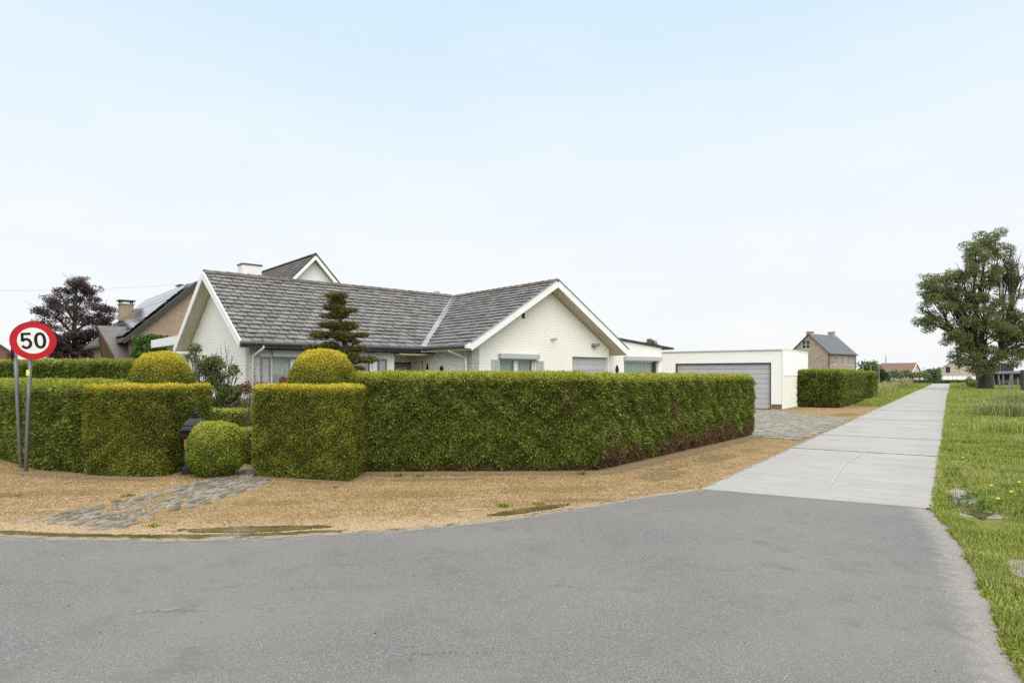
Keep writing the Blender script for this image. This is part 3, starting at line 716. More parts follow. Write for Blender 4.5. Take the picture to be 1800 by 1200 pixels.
hedge('short box hedge stub between the round bush and the right yew block', [([(-5.30, 12.35), (-4.55, 12.2), (-4.45, 12.9), (-5.2, 13.0)], .66)], 'box', 'box', 3500, .032, .05, .8)
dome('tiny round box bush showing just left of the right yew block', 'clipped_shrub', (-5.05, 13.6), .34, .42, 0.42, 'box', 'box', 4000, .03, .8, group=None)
# domes and ball
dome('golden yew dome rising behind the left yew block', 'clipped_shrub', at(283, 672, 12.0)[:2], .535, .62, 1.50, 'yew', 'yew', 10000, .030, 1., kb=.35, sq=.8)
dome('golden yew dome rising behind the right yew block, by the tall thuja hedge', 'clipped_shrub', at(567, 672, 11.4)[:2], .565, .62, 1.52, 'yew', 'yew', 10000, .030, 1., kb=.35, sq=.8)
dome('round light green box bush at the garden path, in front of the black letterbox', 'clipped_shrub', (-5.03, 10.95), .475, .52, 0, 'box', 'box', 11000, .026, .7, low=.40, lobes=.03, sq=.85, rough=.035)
# hedges beyond the garage
hedge('dark clipped hedge beside the white garage end wall', [([(15.5, 34.9), (17.2, 33.7), (23.2, 42.4), (21.6, 43.6)], 1.93)], 'thuja', 'thuja', 1100, .11, .12, .55, lambda P: np.clip((.25-P[:, 2]+.2*vn(P, 1.5))/.2, 0, 1)*.8, rough=.05, lit=-.08)
hedge('short hedge block farther up the lane, beyond the garage hedge', [([(25.5, 47.3), (26.9, 48.2), (29.0, 51.2), (27.4, 52.4)], 1.93)], 'thuja', 'thuja', 800, .13, .12, .5, rough=.05, lit=-.05)

# ------------------------------------------------------------------ walls
def wall(mb, p0, p1, prof, holes=(), th=.28, z0=0.0, inward=None):
    """p0->p1 in local xy; prof [(s,z)..] top line; holes [(s0,s1,z0,z1)]; thickness goes to the left of p0->p1"""
    p0, p1 = Vector(p0), Vector(p1); Ld = (p1-p0).length; d = (p1-p0)/Ld; nn = Vector((-d.y, d.x))
    xs = sorted(set([0, Ld]+[s for s, z in prof if 0 < s < Ld]+[s for h in holes for s in h[:2]]))
    def top(s):
        for (a, za), (b, zb) in zip(prof[:-1], prof[1:]):
            if a <= s <= b+1e-9: return za+(zb-za)*(s-a)/max(b-a, 1e-9)
        return prof[-1][1]
    def P(s, z, o=0): q = p0+d*s+nn*o; return (q.x, q.y, z)
    for a, b in zip(xs[:-1], xs[1:]):
        if b-a < 1e-6: continue
        m = (a+b)/2; hs = sorted([h for h in holes if h[0] <= m <= h[1]], key=lambda h: h[2]); zc = z0
        for h in hs:
            if h[2] > zc+1e-6:
                mb.quad(P(a, zc), P(b, zc), P(b, h[2]), P(a, h[2])); mb.quad(P(b, zc, th), P(a, zc, th), P(a, h[2], th), P(b, h[2], th))
            zc = h[3]
        mb.quad(P(a, zc), P(b, zc), P(b, top(b)), P(a, top(a))); mb.quad(P(b, zc, th), P(a, zc, th), P(a, top(a), th), P(b, top(b), th))
        mb.quad(P(a, top(a)), P(b, top(b)), P(b, top(b), th), P(a, top(a), th))
    for h in holes:
        a, b, c, e = h
        mb.quad(P(a, c), P(a, e), P(a, e, th), P(a, c, th)); mb.quad(P(b, e), P(b, c), P(b, c, th), P(b, e, th))
        mb.quad(P(a, e), P(b, e), P(b, e, th), P(a, e, th)); mb.quad(P(b, c), P(a, c), P(a, c, th), P(b, c, th))
    for s in (0, Ld): mb.quad(P(s, z0), P(s, top(s)), P(s, top(s), th), P(s, z0, th))
    return mb

def window(root, p0, d, s0, s1, z0, z1, panes=2, rec=.10, fw=.05, curtain='curtain', frame='white_paint', name='window', bars=0, muntin=.06, cur=True, glass='glass'):
    """window in a wall line starting at p0 along d (local), recessed by rec to the left of d"""
    p0 = Vector(p0); d = Vector(d).normalized(); nn = Vector((-d.y, d.x))
    def P(s, o): q = p0+d*s+nn*o; return q
    def bx(mb, a, b, o0, o1, c, e):
        q = [P(a, o0), P(b, o0), P(b, o1), P(a, o1)]
        mb.prism([(p.x, p.y, c) for p in q], (0, 0, e-c))
    fr = MB(); o0, o1 = rec, rec+.06
    bx(fr, s0, s1, o0, o1, z0, z0+fw); bx(fr, s0, s1, o0, o1, z1-fw, z1)
    bx(fr, s0, s0+fw, o0, o1, z0+fw, z1-fw); bx(fr, s1-fw, s1, o0, o1, z0+fw, z1-fw)
    for i in range(1, panes):
        c = s0+(s1-s0)*i/panes; bx(fr, c-muntin/2, c+muntin/2, o0-.005, o1, z0+fw, z1-fw)
    for i in range(1, bars+1):
        c = z0+(z1-z0)*i/(bars+1); bx(fr, s0+fw, s1-fw, o0+.01, o1-.01, c-.015, c+.015)
    fo = fr.build(name, M[frame], root)
    g = MB(); a, b = P(s0+fw*.5, rec+.03), P(s1-fw*.5, rec+.03)
    g.quad((a.x, a.y, z0+.02), (b.x, b.y, z0+.02), (b.x, b.y, z1-.02), (a.x, a.y, z1-.02)); g.build('pane', M[glass], fo)
    if cur:
        cm = MB(); n = int((s1-s0)/.018); pts = []
        for i in range(n+1):
            s = s0+.02+(s1-s0-.04)*i/n; o = rec+.16+.018*sin(s*52)+.012*sin(s*23+1); pts.append(P(s, o))
        for a, b in zip(pts[:-1], pts[1:]): cm.quad((a.x, a.y, z0+.02), (b.x, b.y, z0+.02), (b.x, b.y, z1-.05), (a.x, a.y, z1-.05))
        cm.build('curtain', M[curtain], fo, smooth=True)
    return fo
def shutter(root, p0, d, s0, s1, z0, z1, fm, pm):
    p0 = Vector(p0); d = Vector(d).normalized(); nn = Vector((-d.y, d.x))
    def bx(mb, a, b, o0, o1, c, e):
        q = [p0+d*a+nn*o0, p0+d*b+nn*o0, p0+d*b+nn*o1, p0+d*a+nn*o1]; mb.prism([(p.x, p.y, c) for p in q], (0, 0, e-c))
    m = MB(); f = .07; bx(m, s0, s0+f, -.05, -.003, z0, z1); bx(m, s1-f, s1, -.05, -.003, z0, z1); bx(m, s0+f, s1-f, -.05, -.003, z1-f, z1); bx(m, s0+f, s1-f, -.05, -.003, z0, z0+f)
    o = m.build('shutter', M[fm], root)
    m = MB(); n = 4; w_ = (s1-s0-2*f)/n
    for i in range(n): bx(m, s0+f+w_*i+.004, s0+f+w_*(i+1)-.004, -.036, -.003, z0+f, z1-f)
    m.build('panel', M[pm], o)

# ------------------------------------------------------------------ main house
th = radians(48.966); HA = pi/2-th
H = Frame(-7.201, 17.046, HA)
W_, ZR, SS, WW, LW, ZE = 6.683, 4.82, 2.448, 3.645, 9.423, 2.6
house = empty('house', (H.x, H.y, 0), HA, 'white brick bungalow with grey slate roof and a front gable wing, behind the hedges', 'house')
ea, eb, vb = .38, .45, .50                       # wall insets: verge left, eaves, verge wing
soff = .16                                       # roof build-up
A = (ea, eb)                                     # front wall corner
# front wall holes
def aF(u): return H.a_at(u, eb)-ea
Yf = H.W(ea+1, eb)[1]
zf = lambda u, v: H.z(H.a_at(u, eb), eb, v)
wx0, wx1 = aF(478), aF(656)
wz1 = zf(480, 626); rec_a0, rec_a1 = aF(693), LW-WW+eb-ea
front_len = rec_a0
mb = MB()
front_top = ZE-.05
wall(mb, A, (ea+front_len, eb), [(0, front_top), (front_len, front_top)], [(wx0, wx1, .75, wz1)])
# recess: side, back with door
rb = eb+1.1
wall(mb, (ea+front_len, eb+.28), (ea+front_len, rb), [(0, front_top+.3), (.82, front_top+.3)], th=.2)
wlx = LW-WW+eb                                   # wing left wall line
wall(mb, (ea+front_len-.2, rb), (wlx+.2, rb), [(0, front_top+.5), (9, front_top+.5)], [(.12, .12+1.75, 0, 2.16)])
# wing left wall: runs from the back of the recess to the gable corner
gy = -SS+vb
wing_len = (rb)-gy
sb = lambda u: rb-H.b_at(u, wlx)
s_a, s_b = sorted((sb(739), sb(743.5)))
wall(mb, (wlx, rb), (wlx, gy), [(0, front_top), (wing_len, front_top)], [(max(.15, s_a-.02), max(.33, s_b), .9, 2.2)], th=.28)
# wing gable wall
gx0, gx1 = wlx, LW+WW-eb; gl = gx1-gx0; gpk = ZR-.30
def aG(u): return H.a_at(u, gy)-gx0
zg = lambda u, v: H.z(H.a_at(u, gy), gy, v)
gw0, gw1, gwz = aG(878), aG(941), zg(910, 630)
gd0, gd1, gdz = aG(1006), aG(1069), zg(1036, 627.5)
vx, vz = aG(920), zg(920, 555)
slope_w = (ZR-ZE)/WW
edge_z = ZE+slope_w*eb-.17
wall(mb, (gx0, gy), (gx1, gy), [(0, edge_z), (gl/2, edge_z+slope_w*gl/2), (gl, edge_z)],
     [(gw0, gw1, .85, gwz), (gd0, gd1, 0, gdz), (vx-.07, vx+.07, vz-.09, vz+.09)])
# right wall of wing, back walls, left gable
wall(mb, (gx1, gy+.28), (gx1, W_-eb), [(0, front_top), (20, front_top)])
wall(mb, (gx1-.28, W_-eb), (ea+.28, W_-eb), [(0, front_top), (20, front_top)])
slope_m = (ZR-ZE)/(W_/2); lgl = W_-2*eb; lz = ZE+slope_m*eb-.17
zl = lambda b, v: H.z(ea, b, v)
lw0 = H.b_at(352, ea); lw1 = H.b_at(333, ea)
sL = lambda b: (W_-eb)-b
wall(mb, (ea, W_-eb), (ea, eb), [(0, lz), (lgl/2, lz+slope_m*lgl/2), (lgl, lz)], [(sL(lw1), sL(lw0), .8, zl(lw0, 632))])
mb.build('wall', M['white_brick'], house)
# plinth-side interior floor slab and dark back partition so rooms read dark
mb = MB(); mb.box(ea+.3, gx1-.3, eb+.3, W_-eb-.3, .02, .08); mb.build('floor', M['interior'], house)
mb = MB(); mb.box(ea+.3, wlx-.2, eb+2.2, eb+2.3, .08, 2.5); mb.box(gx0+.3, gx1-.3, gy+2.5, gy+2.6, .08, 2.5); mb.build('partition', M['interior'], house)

window(house, A, (1, 0), wx0, wx1, .75, wz1, 5, curtain='curtain_w', muntin=.13)
window(house, (ea, W_-eb), (0, -1), sL(lw1), sL(lw0), .8, zl(lw0, 632), 1, frame='grey_light')
window(house, (gx0, gy), (1, 0), gw0, gw1, .85, gwz, 2, curtain='curtain', muntin=.16, fw=.06)
window(house, (wlx, rb), (0, -1), max(.15, s_a-.02), max(.33, s_b), .9, 2.2, 1, frame='dark_grey', bars=4, name='side_light', fw=.03, cur=False, glass='dark_glass')
# roller boxes
mb = MB(); mb.box(ea+wx0-.02, ea+wx1+.02, eb-.16, eb-.003, wz1-.02, wz1+.19); mb.build('roller_box', M['grey_light'], house, bevel=.015)
mb = MB(); mb.box(gx0+gw0-.06, gx0+gw1+.06, gy-.17, gy-.003, gwz-.02, gwz+.15); mb.build('roller_box', M['grey_light'], house, bevel=.015)
mb = MB(); mb.box(ea+aF(463), ea+aF(688), eb-.22, eb-.003, ZE-.17, ZE-.015)
fo = mb.build('lintel_beam', M['dark_wood'], house)
zs = zf(465, 626.5)
shutter(house, A, (1, 0), aF(456.5), aF(475.5), .8, zs, 'grey_paint', 'grey_light')
shutter(house, A, (1, 0), aF(663), aF(679), .8, zs, 'grey_paint', 'grey_light')
zs = zg(870, 631.5)
shutter(house, (gx0, gy), (1, 0), aG(863.5), aG(876.5), .85, zs, 'grey_light', 'grey_light')
shutter(house, (gx0, gy), (1, 0), aG(943), aG(954.5), .85, zs-.01, 'grey_light', 'grey_light')
# front door
mb = MB(); x0 = ea+front_len-.2+.12
for i in range(12): mb.box(x0+.02+i*.145, x0+.155+i*.145, rb+.06, rb+.10, .02, 2.1)
do = mb.build('front_door', M['door_wood'], house)
mb = MB(); mb.tube([(x0+1.2, rb+.03, 1.0), (x0+1.2, rb+.03, 1.25)], .014); mb.build('handle', M['zinc'], do)
mb = MB(); mb.box(x0, x0+1.75, rb+.05, rb+.12, 2.1, 2.16); mb.build('door_frame', M['dark_grey'], house)
mb = MB(); mb.box(ea+front_len, wlx, eb-.35, rb, ZE-.24, ZE-.19); mb.build('porch_ceiling', M['cream_soffit'], house)
# garage door in the gable: ribbed panels
def sect_door(name, root, x0, x1, yy, z0, z1, ph, mat, short=None):
    mb = MB(); z = z0; n = max(1, round((z1-z0)/ph)); h = (z1-z0)/n
    for i in range(n):
        a, b = z0+h*i+.006, z0+h*(i+1)-.006
        mb.box(x0+.01, x1-.01, yy, yy+.04, a, b)
        if short:
            for q0, q1 in short:
                xa = x0+(x1-x0)*q0; xb = x0+(x1-x0)*q1
                mb.box(xa, xb, yy-.012, yy+.001, (a+b)/2-.012, (a+b)/2+.012)
    o = mb.build(name, M[mat], root, bevel=.006)
    mb = MB(); mb.box(x0, x1, yy+.05, yy+.07, z0, z1); mb.build('backing', M['dark_grey'], o)
    return o
sect_door('garage_door', house, gx0+gd0, gx0+gd1, gy+.16, .02, gdz-.01, .50, 'door_grey', ((.03, .48), (.52, .97)))
mb = MB(); mb.box(gx0+vx-.07, gx0+vx+.07, gy+.03, gy+.06, vz-.09, vz+.09)
vo = mb.build('vent', M['dark_wood'], house); mb = MB()
for i in range(5): mb.box(gx0+vx-.068, gx0+vx+.068, gy+.005, gy+.03, vz-.08+i*.036, vz-.066+i*.036)
mb.build('slat', M['brown_wood'], vo)
# lamps and plaques on the gable
def spot(u, v, kind):
    a = gx0+aG(u); z = zg(u, v)
    mb = MB(); mb.tube([(a, gy-.002, z), (a, gy-.03, z)], .05, 12)
    if kind == 0: mb.tube([(a, gy-.03, z), (a+.03, gy-.10, z)], .018, 8)
    o = mb.build('wall_lamp', M['cream_soffit'] if kind == 0 else M['zinc'], house); mb = MB()
    if kind == 0: mb.tube([(a+.0, gy-.09, z+.01), (a+.02, gy-.12, z+.02), (a+.09, gy-.17, z+.03)], [.03, .055, .075], 14); mb.build('lamp_head', M['cream_soffit'], o, smooth=False)
    else:
        mb.box(a-.13, a+.13, gy-.20, gy-.03, z-.02, z+.09); mb.build('lamp_head', M['zinc'], o, bevel=.02)
        mb = MB(); mb.lathe([(.02, -.09), (.045, -.07), (.05, -.03), (.03, -.02)], (a+.02, gy-.08, z), 12); mb.build('sensor', M['white_paint'], o)
spot(969, 596, 0); spot(1043, 608, 1)
def plaque(P, nrm, rx, rz, name='wall_plaque'):
    d = Vector((-nrm[1], nrm[0], 0)); nn = Vector((*nrm, 0)); P = Vector(P); mb = MB(); pts = []; n = 16
    for i in range(n):
        t = 2*pi*i/n; k = 1+.12*cos(4*t); pts.append(P+d*rx*cos(t)*k+Vector((0, 0, rz*sin(t)*k)))
    mb.prism(pts, nn*.03); mb.prism([P+(p-P)*.6 + nn*.03 for p in pts], nn*.015)
    return mb.build(name, M['black_iron'], house)
plaque((gx0+aG(1084), gy-.034, zg(1084, 650)), (0, 1), .085, .17)
bz = lambda u: H.b_at(u, wlx)
for (u, v, rx, rz) in ((752, 648, .045, .17), (777, 648, .08, .09), (806, 655, .05, .05)):
    b = bz(u); plaque((wlx-.034, b, H.z(wlx, b, v)), (1, 0), rx, rz, 'wall_ornament')
# downpipes
def pipe(pts, root=house, r=.035, mat='white_paint', name='downpipe'): 
    mb = MB(); mb.tube(pts, r, 8); return mb.build(name, M[mat], root, smooth=True)
a1 = H.a_at(445, eb-.05); pipe([(a1+.13, -.03, ZE-.05), (a1+.13, -.03, ZE-.14), (a1, eb-.05, ZE-.36), (a1, eb-.05, 0)])
b1 = H.b_at(819, wlx-.05); pipe([(LW-WW-.03, b1+.32, ZE-.05), (LW-WW-.03, b1+.32, ZE-.13), (wlx-.05, b1, ZE-.36), (wlx-.05, b1, 0)])
pipe([(ea+.05+.3, eb-.12, 0), (ea+.05+.3, eb-.12, .01)], name='gully')

# roof: structural slabs
V3 = Vector
rz0 = ZE; 
def slope_plane(kind, x, y):                   # height of roof surface at local point
    if kind == 'mf': return ZE+slope_m*y
    if kind == 'mb': return ZE+slope_m*(W_-y)
    if kind == 'wl': return ZE+slope_w*(x-(LW-WW))
    if kind == 'wr': return ZE+slope_w*((LW+WW)-x)
polys = {'mf': [(0, 0), (LW-WW, 0), (LW, W_/2), (0, W_/2)], 'mb': [(0, W_), (0, W_/2), (LW, W_/2), (LW-WW, W_)],
         'wl': [(LW-WW, -SS), (LW, -SS), (LW, W_/2), (LW-WW, 0)], 'wl2': [(LW-WW, W_), (LW, W_/2), (LW, W_)], 'wr': [(LW, -SS), (LW+WW, -SS), (LW+WW, W_), (LW, W_)]}
mb = MB()
for k, pl in polys.items():
    kk = k[:2]; top = [V3((x, y, slope_plane(kk, x, y)-.03)) for x, y in pl]; mb.prism(top, (0, 0, -.12))
mb.build('roof_deck', M['cream_soffit'], house)
def tiles(name, root, org, ex, es, nlen, nslope, tw, te, mat, clips, th=.022, seed=0, cut=.022, lift=.034):
    """org eave-left point, ex along eave, es up the slope (unit vectors)"""
    rr = random.Random(seed); org, ex, es = V3(org), V3(ex).normalized(), V3(es).normalized(); nn = ex.cross(es).normalized()
    if nn.z < 0: nn = -nn
    mb = MB(); rows = int(nslope/te)+2; cols = int(nlen/tw)+3
    for r in range(rows):
        for c in range(-1, cols):
            x0 = c*tw+(r % 2)*tw/2+rr.uniform(-.006, .006); w_ = tw*rr.uniform(.90, .955); y0 = r*te-.03+rr.uniform(-.014, .014); h = te*1.12
            l0 = lift+rr.uniform(-.003, .012); l1 = .0+rr.uniform(0, .003); tl = rr.uniform(-.004, .004)
            pr = [(0, cut), (cut, 0), (w_-cut, 0), (w_, cut), (w_, h), (0, h)]
            def P(a, b, o):
                hh = l0+(l1-l0)*b/h+tl*(a/w_-.5); return org+ex*(x0+a)+es*(y0+b)+nn*(hh+o)
            top = [P(a, b, th) for a, b in pr]; bot = [P(a, b, 0) for a, b in pr]
            mb.add(top+bot, [(0, 1, 2, 3, 4, 5), (0, 6, 7, 1), (1, 7, 8, 2), (2, 8, 9, 3), (3, 9, 10, 4), (5, 11, 6, 0)])
    return mb.build(name, mat, root, clips=clips)
sm = sqrt(1+slope_m**2); sw_ = sqrt(1+slope_w**2)
vd = V3((WW, W_/2, 0)).normalized(); vnn = V3((vd.y, -vd.x, 0))   # valley plane normal pointing to the wing side
vp = V3((LW-WW, 0, 0))
TW, TE = .30, .235
tiles('roof_tiles', house, (0, 0, ZE), (1, 0, 0), (0, 1, slope_m), LW, W_/2*sm, TW, TE, M['slate'],
      [((0.01, 0, 0), (-1, 0, 0)), ((0, W_/2, 0), (0, 1, 0)), (vp, vnn)], seed=1)
tiles('roof_tiles', house, (0, W_, ZE), (1, 0, 0), (0, -1, slope_m), LW, W_/2*sm, TW, TE, M['slate'],
      [((0.01, 0, 0), (-1, 0, 0)), ((0, W_/2, 0), (0, -1, 0)), ((LW-WW, W_, 0), V3((vd.y, vd.x, 0)))], seed=2)
tiles('roof_tiles', house, (LW-WW, W_, ZE), (0, -1, 0), (1, 0, slope_w), W_+SS, WW*sw_, TW, TE, M['slate'],
      [((0, -SS+.01, 0), (0, -1, 0)), ((LW, 0, 0), (1, 0, 0)), (vp, -vnn)], seed=3)
tiles('roof_tiles', house, (LW+WW, -SS, ZE), (0, 1, 0), (-1, 0, slope_w), W_+SS, WW*sw_, TW, TE, M['slate'],
      [((0, -SS+.01, 0), (0, -1, 0)), ((LW, 0, 0), (-1, 0, 0)), ((0, W_, 0), (0, 1, 0))], seed=4)
# valley flashing
mb = MB(); v0 = V3((LW-WW-.10, -.085, ZE+.03)); v1 = V3((LW, W_/2, ZR+.03)); wv = .10
for sgn, kk in ((1, 'wl'), (-1, 'mf')):
    q0 = v0+vnn*wv*sgn; q1 = v1+vnn*wv*sgn
    q0.z = slope_plane(kk, q0.x, q0.y)+.05; q1.z = slope_plane(kk, q1.x, q1.y)+.05
    c0 = v0.copy(); c0.z = ZE+.035; mb.prism([c0, q0, q1, v1+V3((0, 0, 0))], (0, 0, .006))
mb.build('valley_flashing', M['zinc'], house)
# ridge caps
def ridge(root, p, q, mat, seg=.33, r=.11):
    p, q = V3(p), V3(q); n = int((q-p).length/seg); d = (q-p).normalized(); s = d.cross(V3((0, 0, 1))); mb = MB()
    for i in range(n):
        a = p+d*seg*i; b = a+d*(seg+.03); pr = [(-r, -.075), (-r*.55, -.005), (0, .028), (r*.55, -.005), (r, -.075)]
        dz = random.uniform(0, .008)
        for (x0, z0), (x1, z1) in zip(pr[:-1], pr[1:]):
            mb.prism([a+s*x0+V3((0, 0, z0+.02+dz)), a+s*x1+V3((0, 0, z1+.02+dz)), b+s*x1+V3((0, 0, z1+dz)), b+s*x0+V3((0, 0, z0+dz))], (0, 0, .018))
    return mb.build('ridge_cap', mat, root)
ridge(house, (0.0, W_/2, ZR+.05), (LW, W_/2, ZR+.05), M['ridge'])
ridge(house, (LW, -SS, ZR+.05), (LW, W_, ZR+.05), M['ridge'])
# bargeboards
def barge(p, q, name='bargeboard', h=.22, t=.035, mat='white_paint'):
    mb = MB(); mb.bar(p, q, t, h); return mb.build(name, M[mat], house)
zb = -.06
barge((-.02, -.02, ZE+zb), (-.02, W_/2, ZR+zb)); barge((-.021, W_+.02, ZE+zb), (-.021, W_/2, ZR+zb))
barge((LW-WW-.02, -SS-.02, ZE+zb), (LW, -SS-.02, ZR+zb)); barge((LW+WW+.02, -SS-.021, ZE+zb), (LW, -SS-.021, ZR+zb))
mb = MB(); mb.bar((LW+WW+.05, -SS-.045, ZE+.075), (LW, -SS-.045, ZR+.08), .04, .025); mb.bar((LW-WW-.02, -SS-.046, ZE+.075), (LW, -SS-.046, ZR+.08), .04, .02)
mb.build('verge_trim', M['zinc'], house)
# gutters
mb = MB()
mb.tube([(-.02, -.06, ZE-.03), (LW-WW-.03, -.06, ZE-.03)], .055, 8); mb.tube([(LW-WW-.06, -.03, ZE-.03), (LW-WW-.06, -SS+.03, ZE-.03)], .055, 8)
mb.box(-.0, LW-WW-.12, -.004, .03, ZE-.15, ZE-.02)
mb.build('gutter', M['dark_grey'], house)
mb = MB(); mb.box(LW-WW-.13, LW-WW+.02, -SS-.04, -SS+.10, ZE-.10, ZE+.02); mb.build('gutter_end', M['white_paint'], house, bevel=.01)
# left gable eave end box
mb = MB(); mb.box(-.02, ea, W_-eb-.02, W_+.02, ZE-.16, ZE-.08); mb.build('soffit_box', M['white_paint'], house)
# flue behind the ridge
fa = H.a_at(768, W_/2+.5); fl = MB(); fl.tube([(fa, W_/2+.5, ZR-.5), (fa, W_/2+.5, ZR+.16)], .05, 10); fl.tube([(fa, W_/2+.5, ZR+.22), (fa, W_/2+.5, ZR+.235)], .13, 12)
for k in range(4): fl.tube([(fa+.09*cos(k*pi/2), W_/2+.5+.09*sin(k*pi/2), ZR+.1), (fa+.09*cos(k*pi/2), W_/2+.5+.09*sin(k*pi/2), ZR+.3)], .006, 5)
fl.tube([(fa, W_/2+.5, ZR+.12), (fa, W_/2+.5, ZR+.135)], .12, 12)
fl.build('flue', M['grey_light'], house)
# rear wing seen left of the gable
b0 = W_-eb; lb = MB()
wall(lb, (.65, 10.6), (.65, b0), [(0, 2.85), (30, 2.85)], th=.25); wall(lb, (5.5, b0+.01), (5.5, 10.6), [(0, 2.85), (30, 2.85)], th=.25); wall(lb, (5.5, 10.6), (.65, 10.6), [(0, 2.85), (30, 2.85)], th=.25)
lb.build('rear_wing_wall', M['white_brick'], house)
mb = MB(); mb.prism([(.26, W_+.1, 3.0), (.26, 11.0, 3.0), (3.0, 11.0, 3.95), (3.0, W_+.1, 3.95)], (0, 0, .08)); mb.prism([(5.8, W_+.1, 3.0), (5.8, 11.0, 3.0), (3.01, 11.0, 3.95), (3.01, W_+.1, 3.95)], (0, 0, .08))
mb.build('rear_wing_roof', M['dark_grey'], house)
mb = MB(); mb.box(.18, .25, W_+.12, 11.05, 2.80, 3.10); mb.box(.25, .64, W_+.12, 11.0, 2.80, 2.84); mb.build('rear_fascia', M['white_paint'], house)

# ------------------------------------------------------------------ side extension
ext = empty('extension', (*H.W(gx1, gy+.3), 0), HA, 'low white extension with a sloping dark roof edge, between the bungalow and the flat garage', 'extension')
E_ = Frame(*H.W(gx1, gy+.3), HA)
ex1 = E_.a_at(1163, 0); zt0 = E_.z(0, 0, 597.5); 
ew0, ew1 = max(.12, E_.a_at(1097, 0)), E_.a_at(1157, 0); ewz = E_.z((ew0+ew1)/2, 0, 634)
ztop = lambda u, v: E_.z(E_.a_at(u, 0), 0, v)
zL, zR_ = ztop(1088, 598), ztop(1163, 611.5); aL = E_.a_at(1088, 0)
def zl_(a): return zL+(zR_-zL)*(a-aL)/(ex1-aL)
mb = MB(); wall(mb, (0, 0), (ex1, 0), [(0, zl_(0)), (ex1, zl_(ex1))], [(ew0, ew1, .8, ewz)], th=.25); wall(mb, (ex1, .25), (ex1, 4.5), [(0, zl_(ex1)), (9, zl_(ex1))], th=.25); wall(mb, (ex1, 4.5), (0, 4.5), [(0, zl_(ex1)), (9, zl_(0))], th=.25)
mb.build('wall', M['white_brick2'], ext)
a2_ = E_.a_at(1182, -.0)
mb = MB(); mb.prism([(-.6, -.08, zl_(-.6)+.012), (a2_, -.08, zl_(a2_)+.012), (a2_, 4.7, zl_(a2_)+.012), (-.6, 4.7, zl_(-.6)+.012)], (0, 0, .075)); mb.build('roof', M['dark_wood'], ext)
window(ext, (0, 0), (1, 0), ew0, ew1, .8, ewz, 1, rec=.08, fw=.05)
mb = MB(); mb.box(ew0-.03, ew1+.08, -.16, -.003, ewz+.0, ewz+.17); mb.build('roller_box', M['grey_light'], ext, bevel=.015)
mb = MB(); mb.box(ew1-.19, ew1-.10, .02, .075, .8, ewz); mb.build('mullion', M['dark_grey'], ext)
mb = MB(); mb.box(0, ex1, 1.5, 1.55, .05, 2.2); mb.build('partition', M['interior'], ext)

# ------------------------------------------------------------------ flat roofed garage
GR = Frame(13.45, 32.0, atan2(-.5636, .826))
gar = empty('garage', (GR.x, GR.y, 0), GR.a, 'flat roofed white brick garage with one wide grey sectional door', 'garage')
gzt = GR.z(0, 0, 613.5); gdr = GR.a_at(1355.5, 0); gdl = GR.a_at(1187, 0); gdt = GR.z(gdr, 0, 637)
GL = -9.2
mb = MB(); wall(mb, (GL, 0), (0, 0), [(0, gzt-.06), (20, gzt-.06)], [(gdl-GL, gdr-GL, 0, gdt)], th=.3); wall(mb, (GL, 6.5), (GL, .3), [(0, gzt-.06), (20, gzt-.06)], th=.3); wall(mb, (0, 6.5), (GL, 6.5), [(0, gzt-.06), (20, gzt-.06)], th=.3)
mb.build('wall', M['white_brick2'], gar)
mb = MB(); mb.box(GL-.05, .0, -.05, 6.6, gzt-.055, gzt); mb.build('coping', M['grey_light'], gar)
mb = MB(); mb.box(gdr+.02, -.02, -.018, -.002, .03, .27); mb.build('brick_plinth', M['red_brick'], gar)
# side sheet cladding: ribbed, upper sheet lapping the lower
def ribs(mb, x, y0, y1, z0, z1, pitch=.30):
    y = y0; pts = []
    while y < y1-.01:
        pts += [(x, y), (x, y+pitch-.09), (x+.03, y+pitch-.07), (x+.03, y+pitch-.02)]; y += pitch
    pts.append((x, y1))
    for (a, b), (c, d) in zip(pts[:-1], pts[1:]): mb.quad((a, b, z0), (c, d, z0), (c, d, z1), (a, b, z1))
zs_ = 1.75
mb = MB(); ribs(mb, .02, .0, 6.5, .05, zs_); mb.box(-.02, .015, 0.302, 6.49, .0, gzt-.07); mb.build('lower_cladding', M['cream_sheet'], gar)
mb = MB(); ribs(mb, .045, .0, 6.5, zs_-.05, gzt-.0); mb.build('upper_cladding', M['white_paint'], gar)  # whiter than the lower sheet: brighter sky reflection put into its colour
mb = MB(); mb.box(.0, .055, -.03, .04, .02, gzt+.01); mb.box(-.0, .08, -.03, 6.55, gzt+.001, gzt+.05); mb.build('corner_trim', M['white_paint'], gar)
mb = MB(); mb.box(.0, .12, -.05, 6.5, .0, .05); mb.build('footing', M['concrete'], gar)
sect_door('garage_door', gar, gdl+.06, gdr-.06, .14, .03, gdt-.06, .24, 'door_grey')
mb = MB(); mb.box(gdl, gdl+.06, .04, .16, 0, gdt-.002); mb.box(gdr-.06, gdr, .04, .16, 0, gdt-.002); mb.box(gdl+.06, gdr-.06, .04, .16, gdt-.06, gdt-.002); mb.build('door_frame', M['dark_grey'], gar)
hh = MB(); hh.tube([((gdl+gdr)/2, .1, .9), ((gdl+gdr)/2, .1, 1.0)], .02); hh.build('handle', M['dark_grey'], gar)

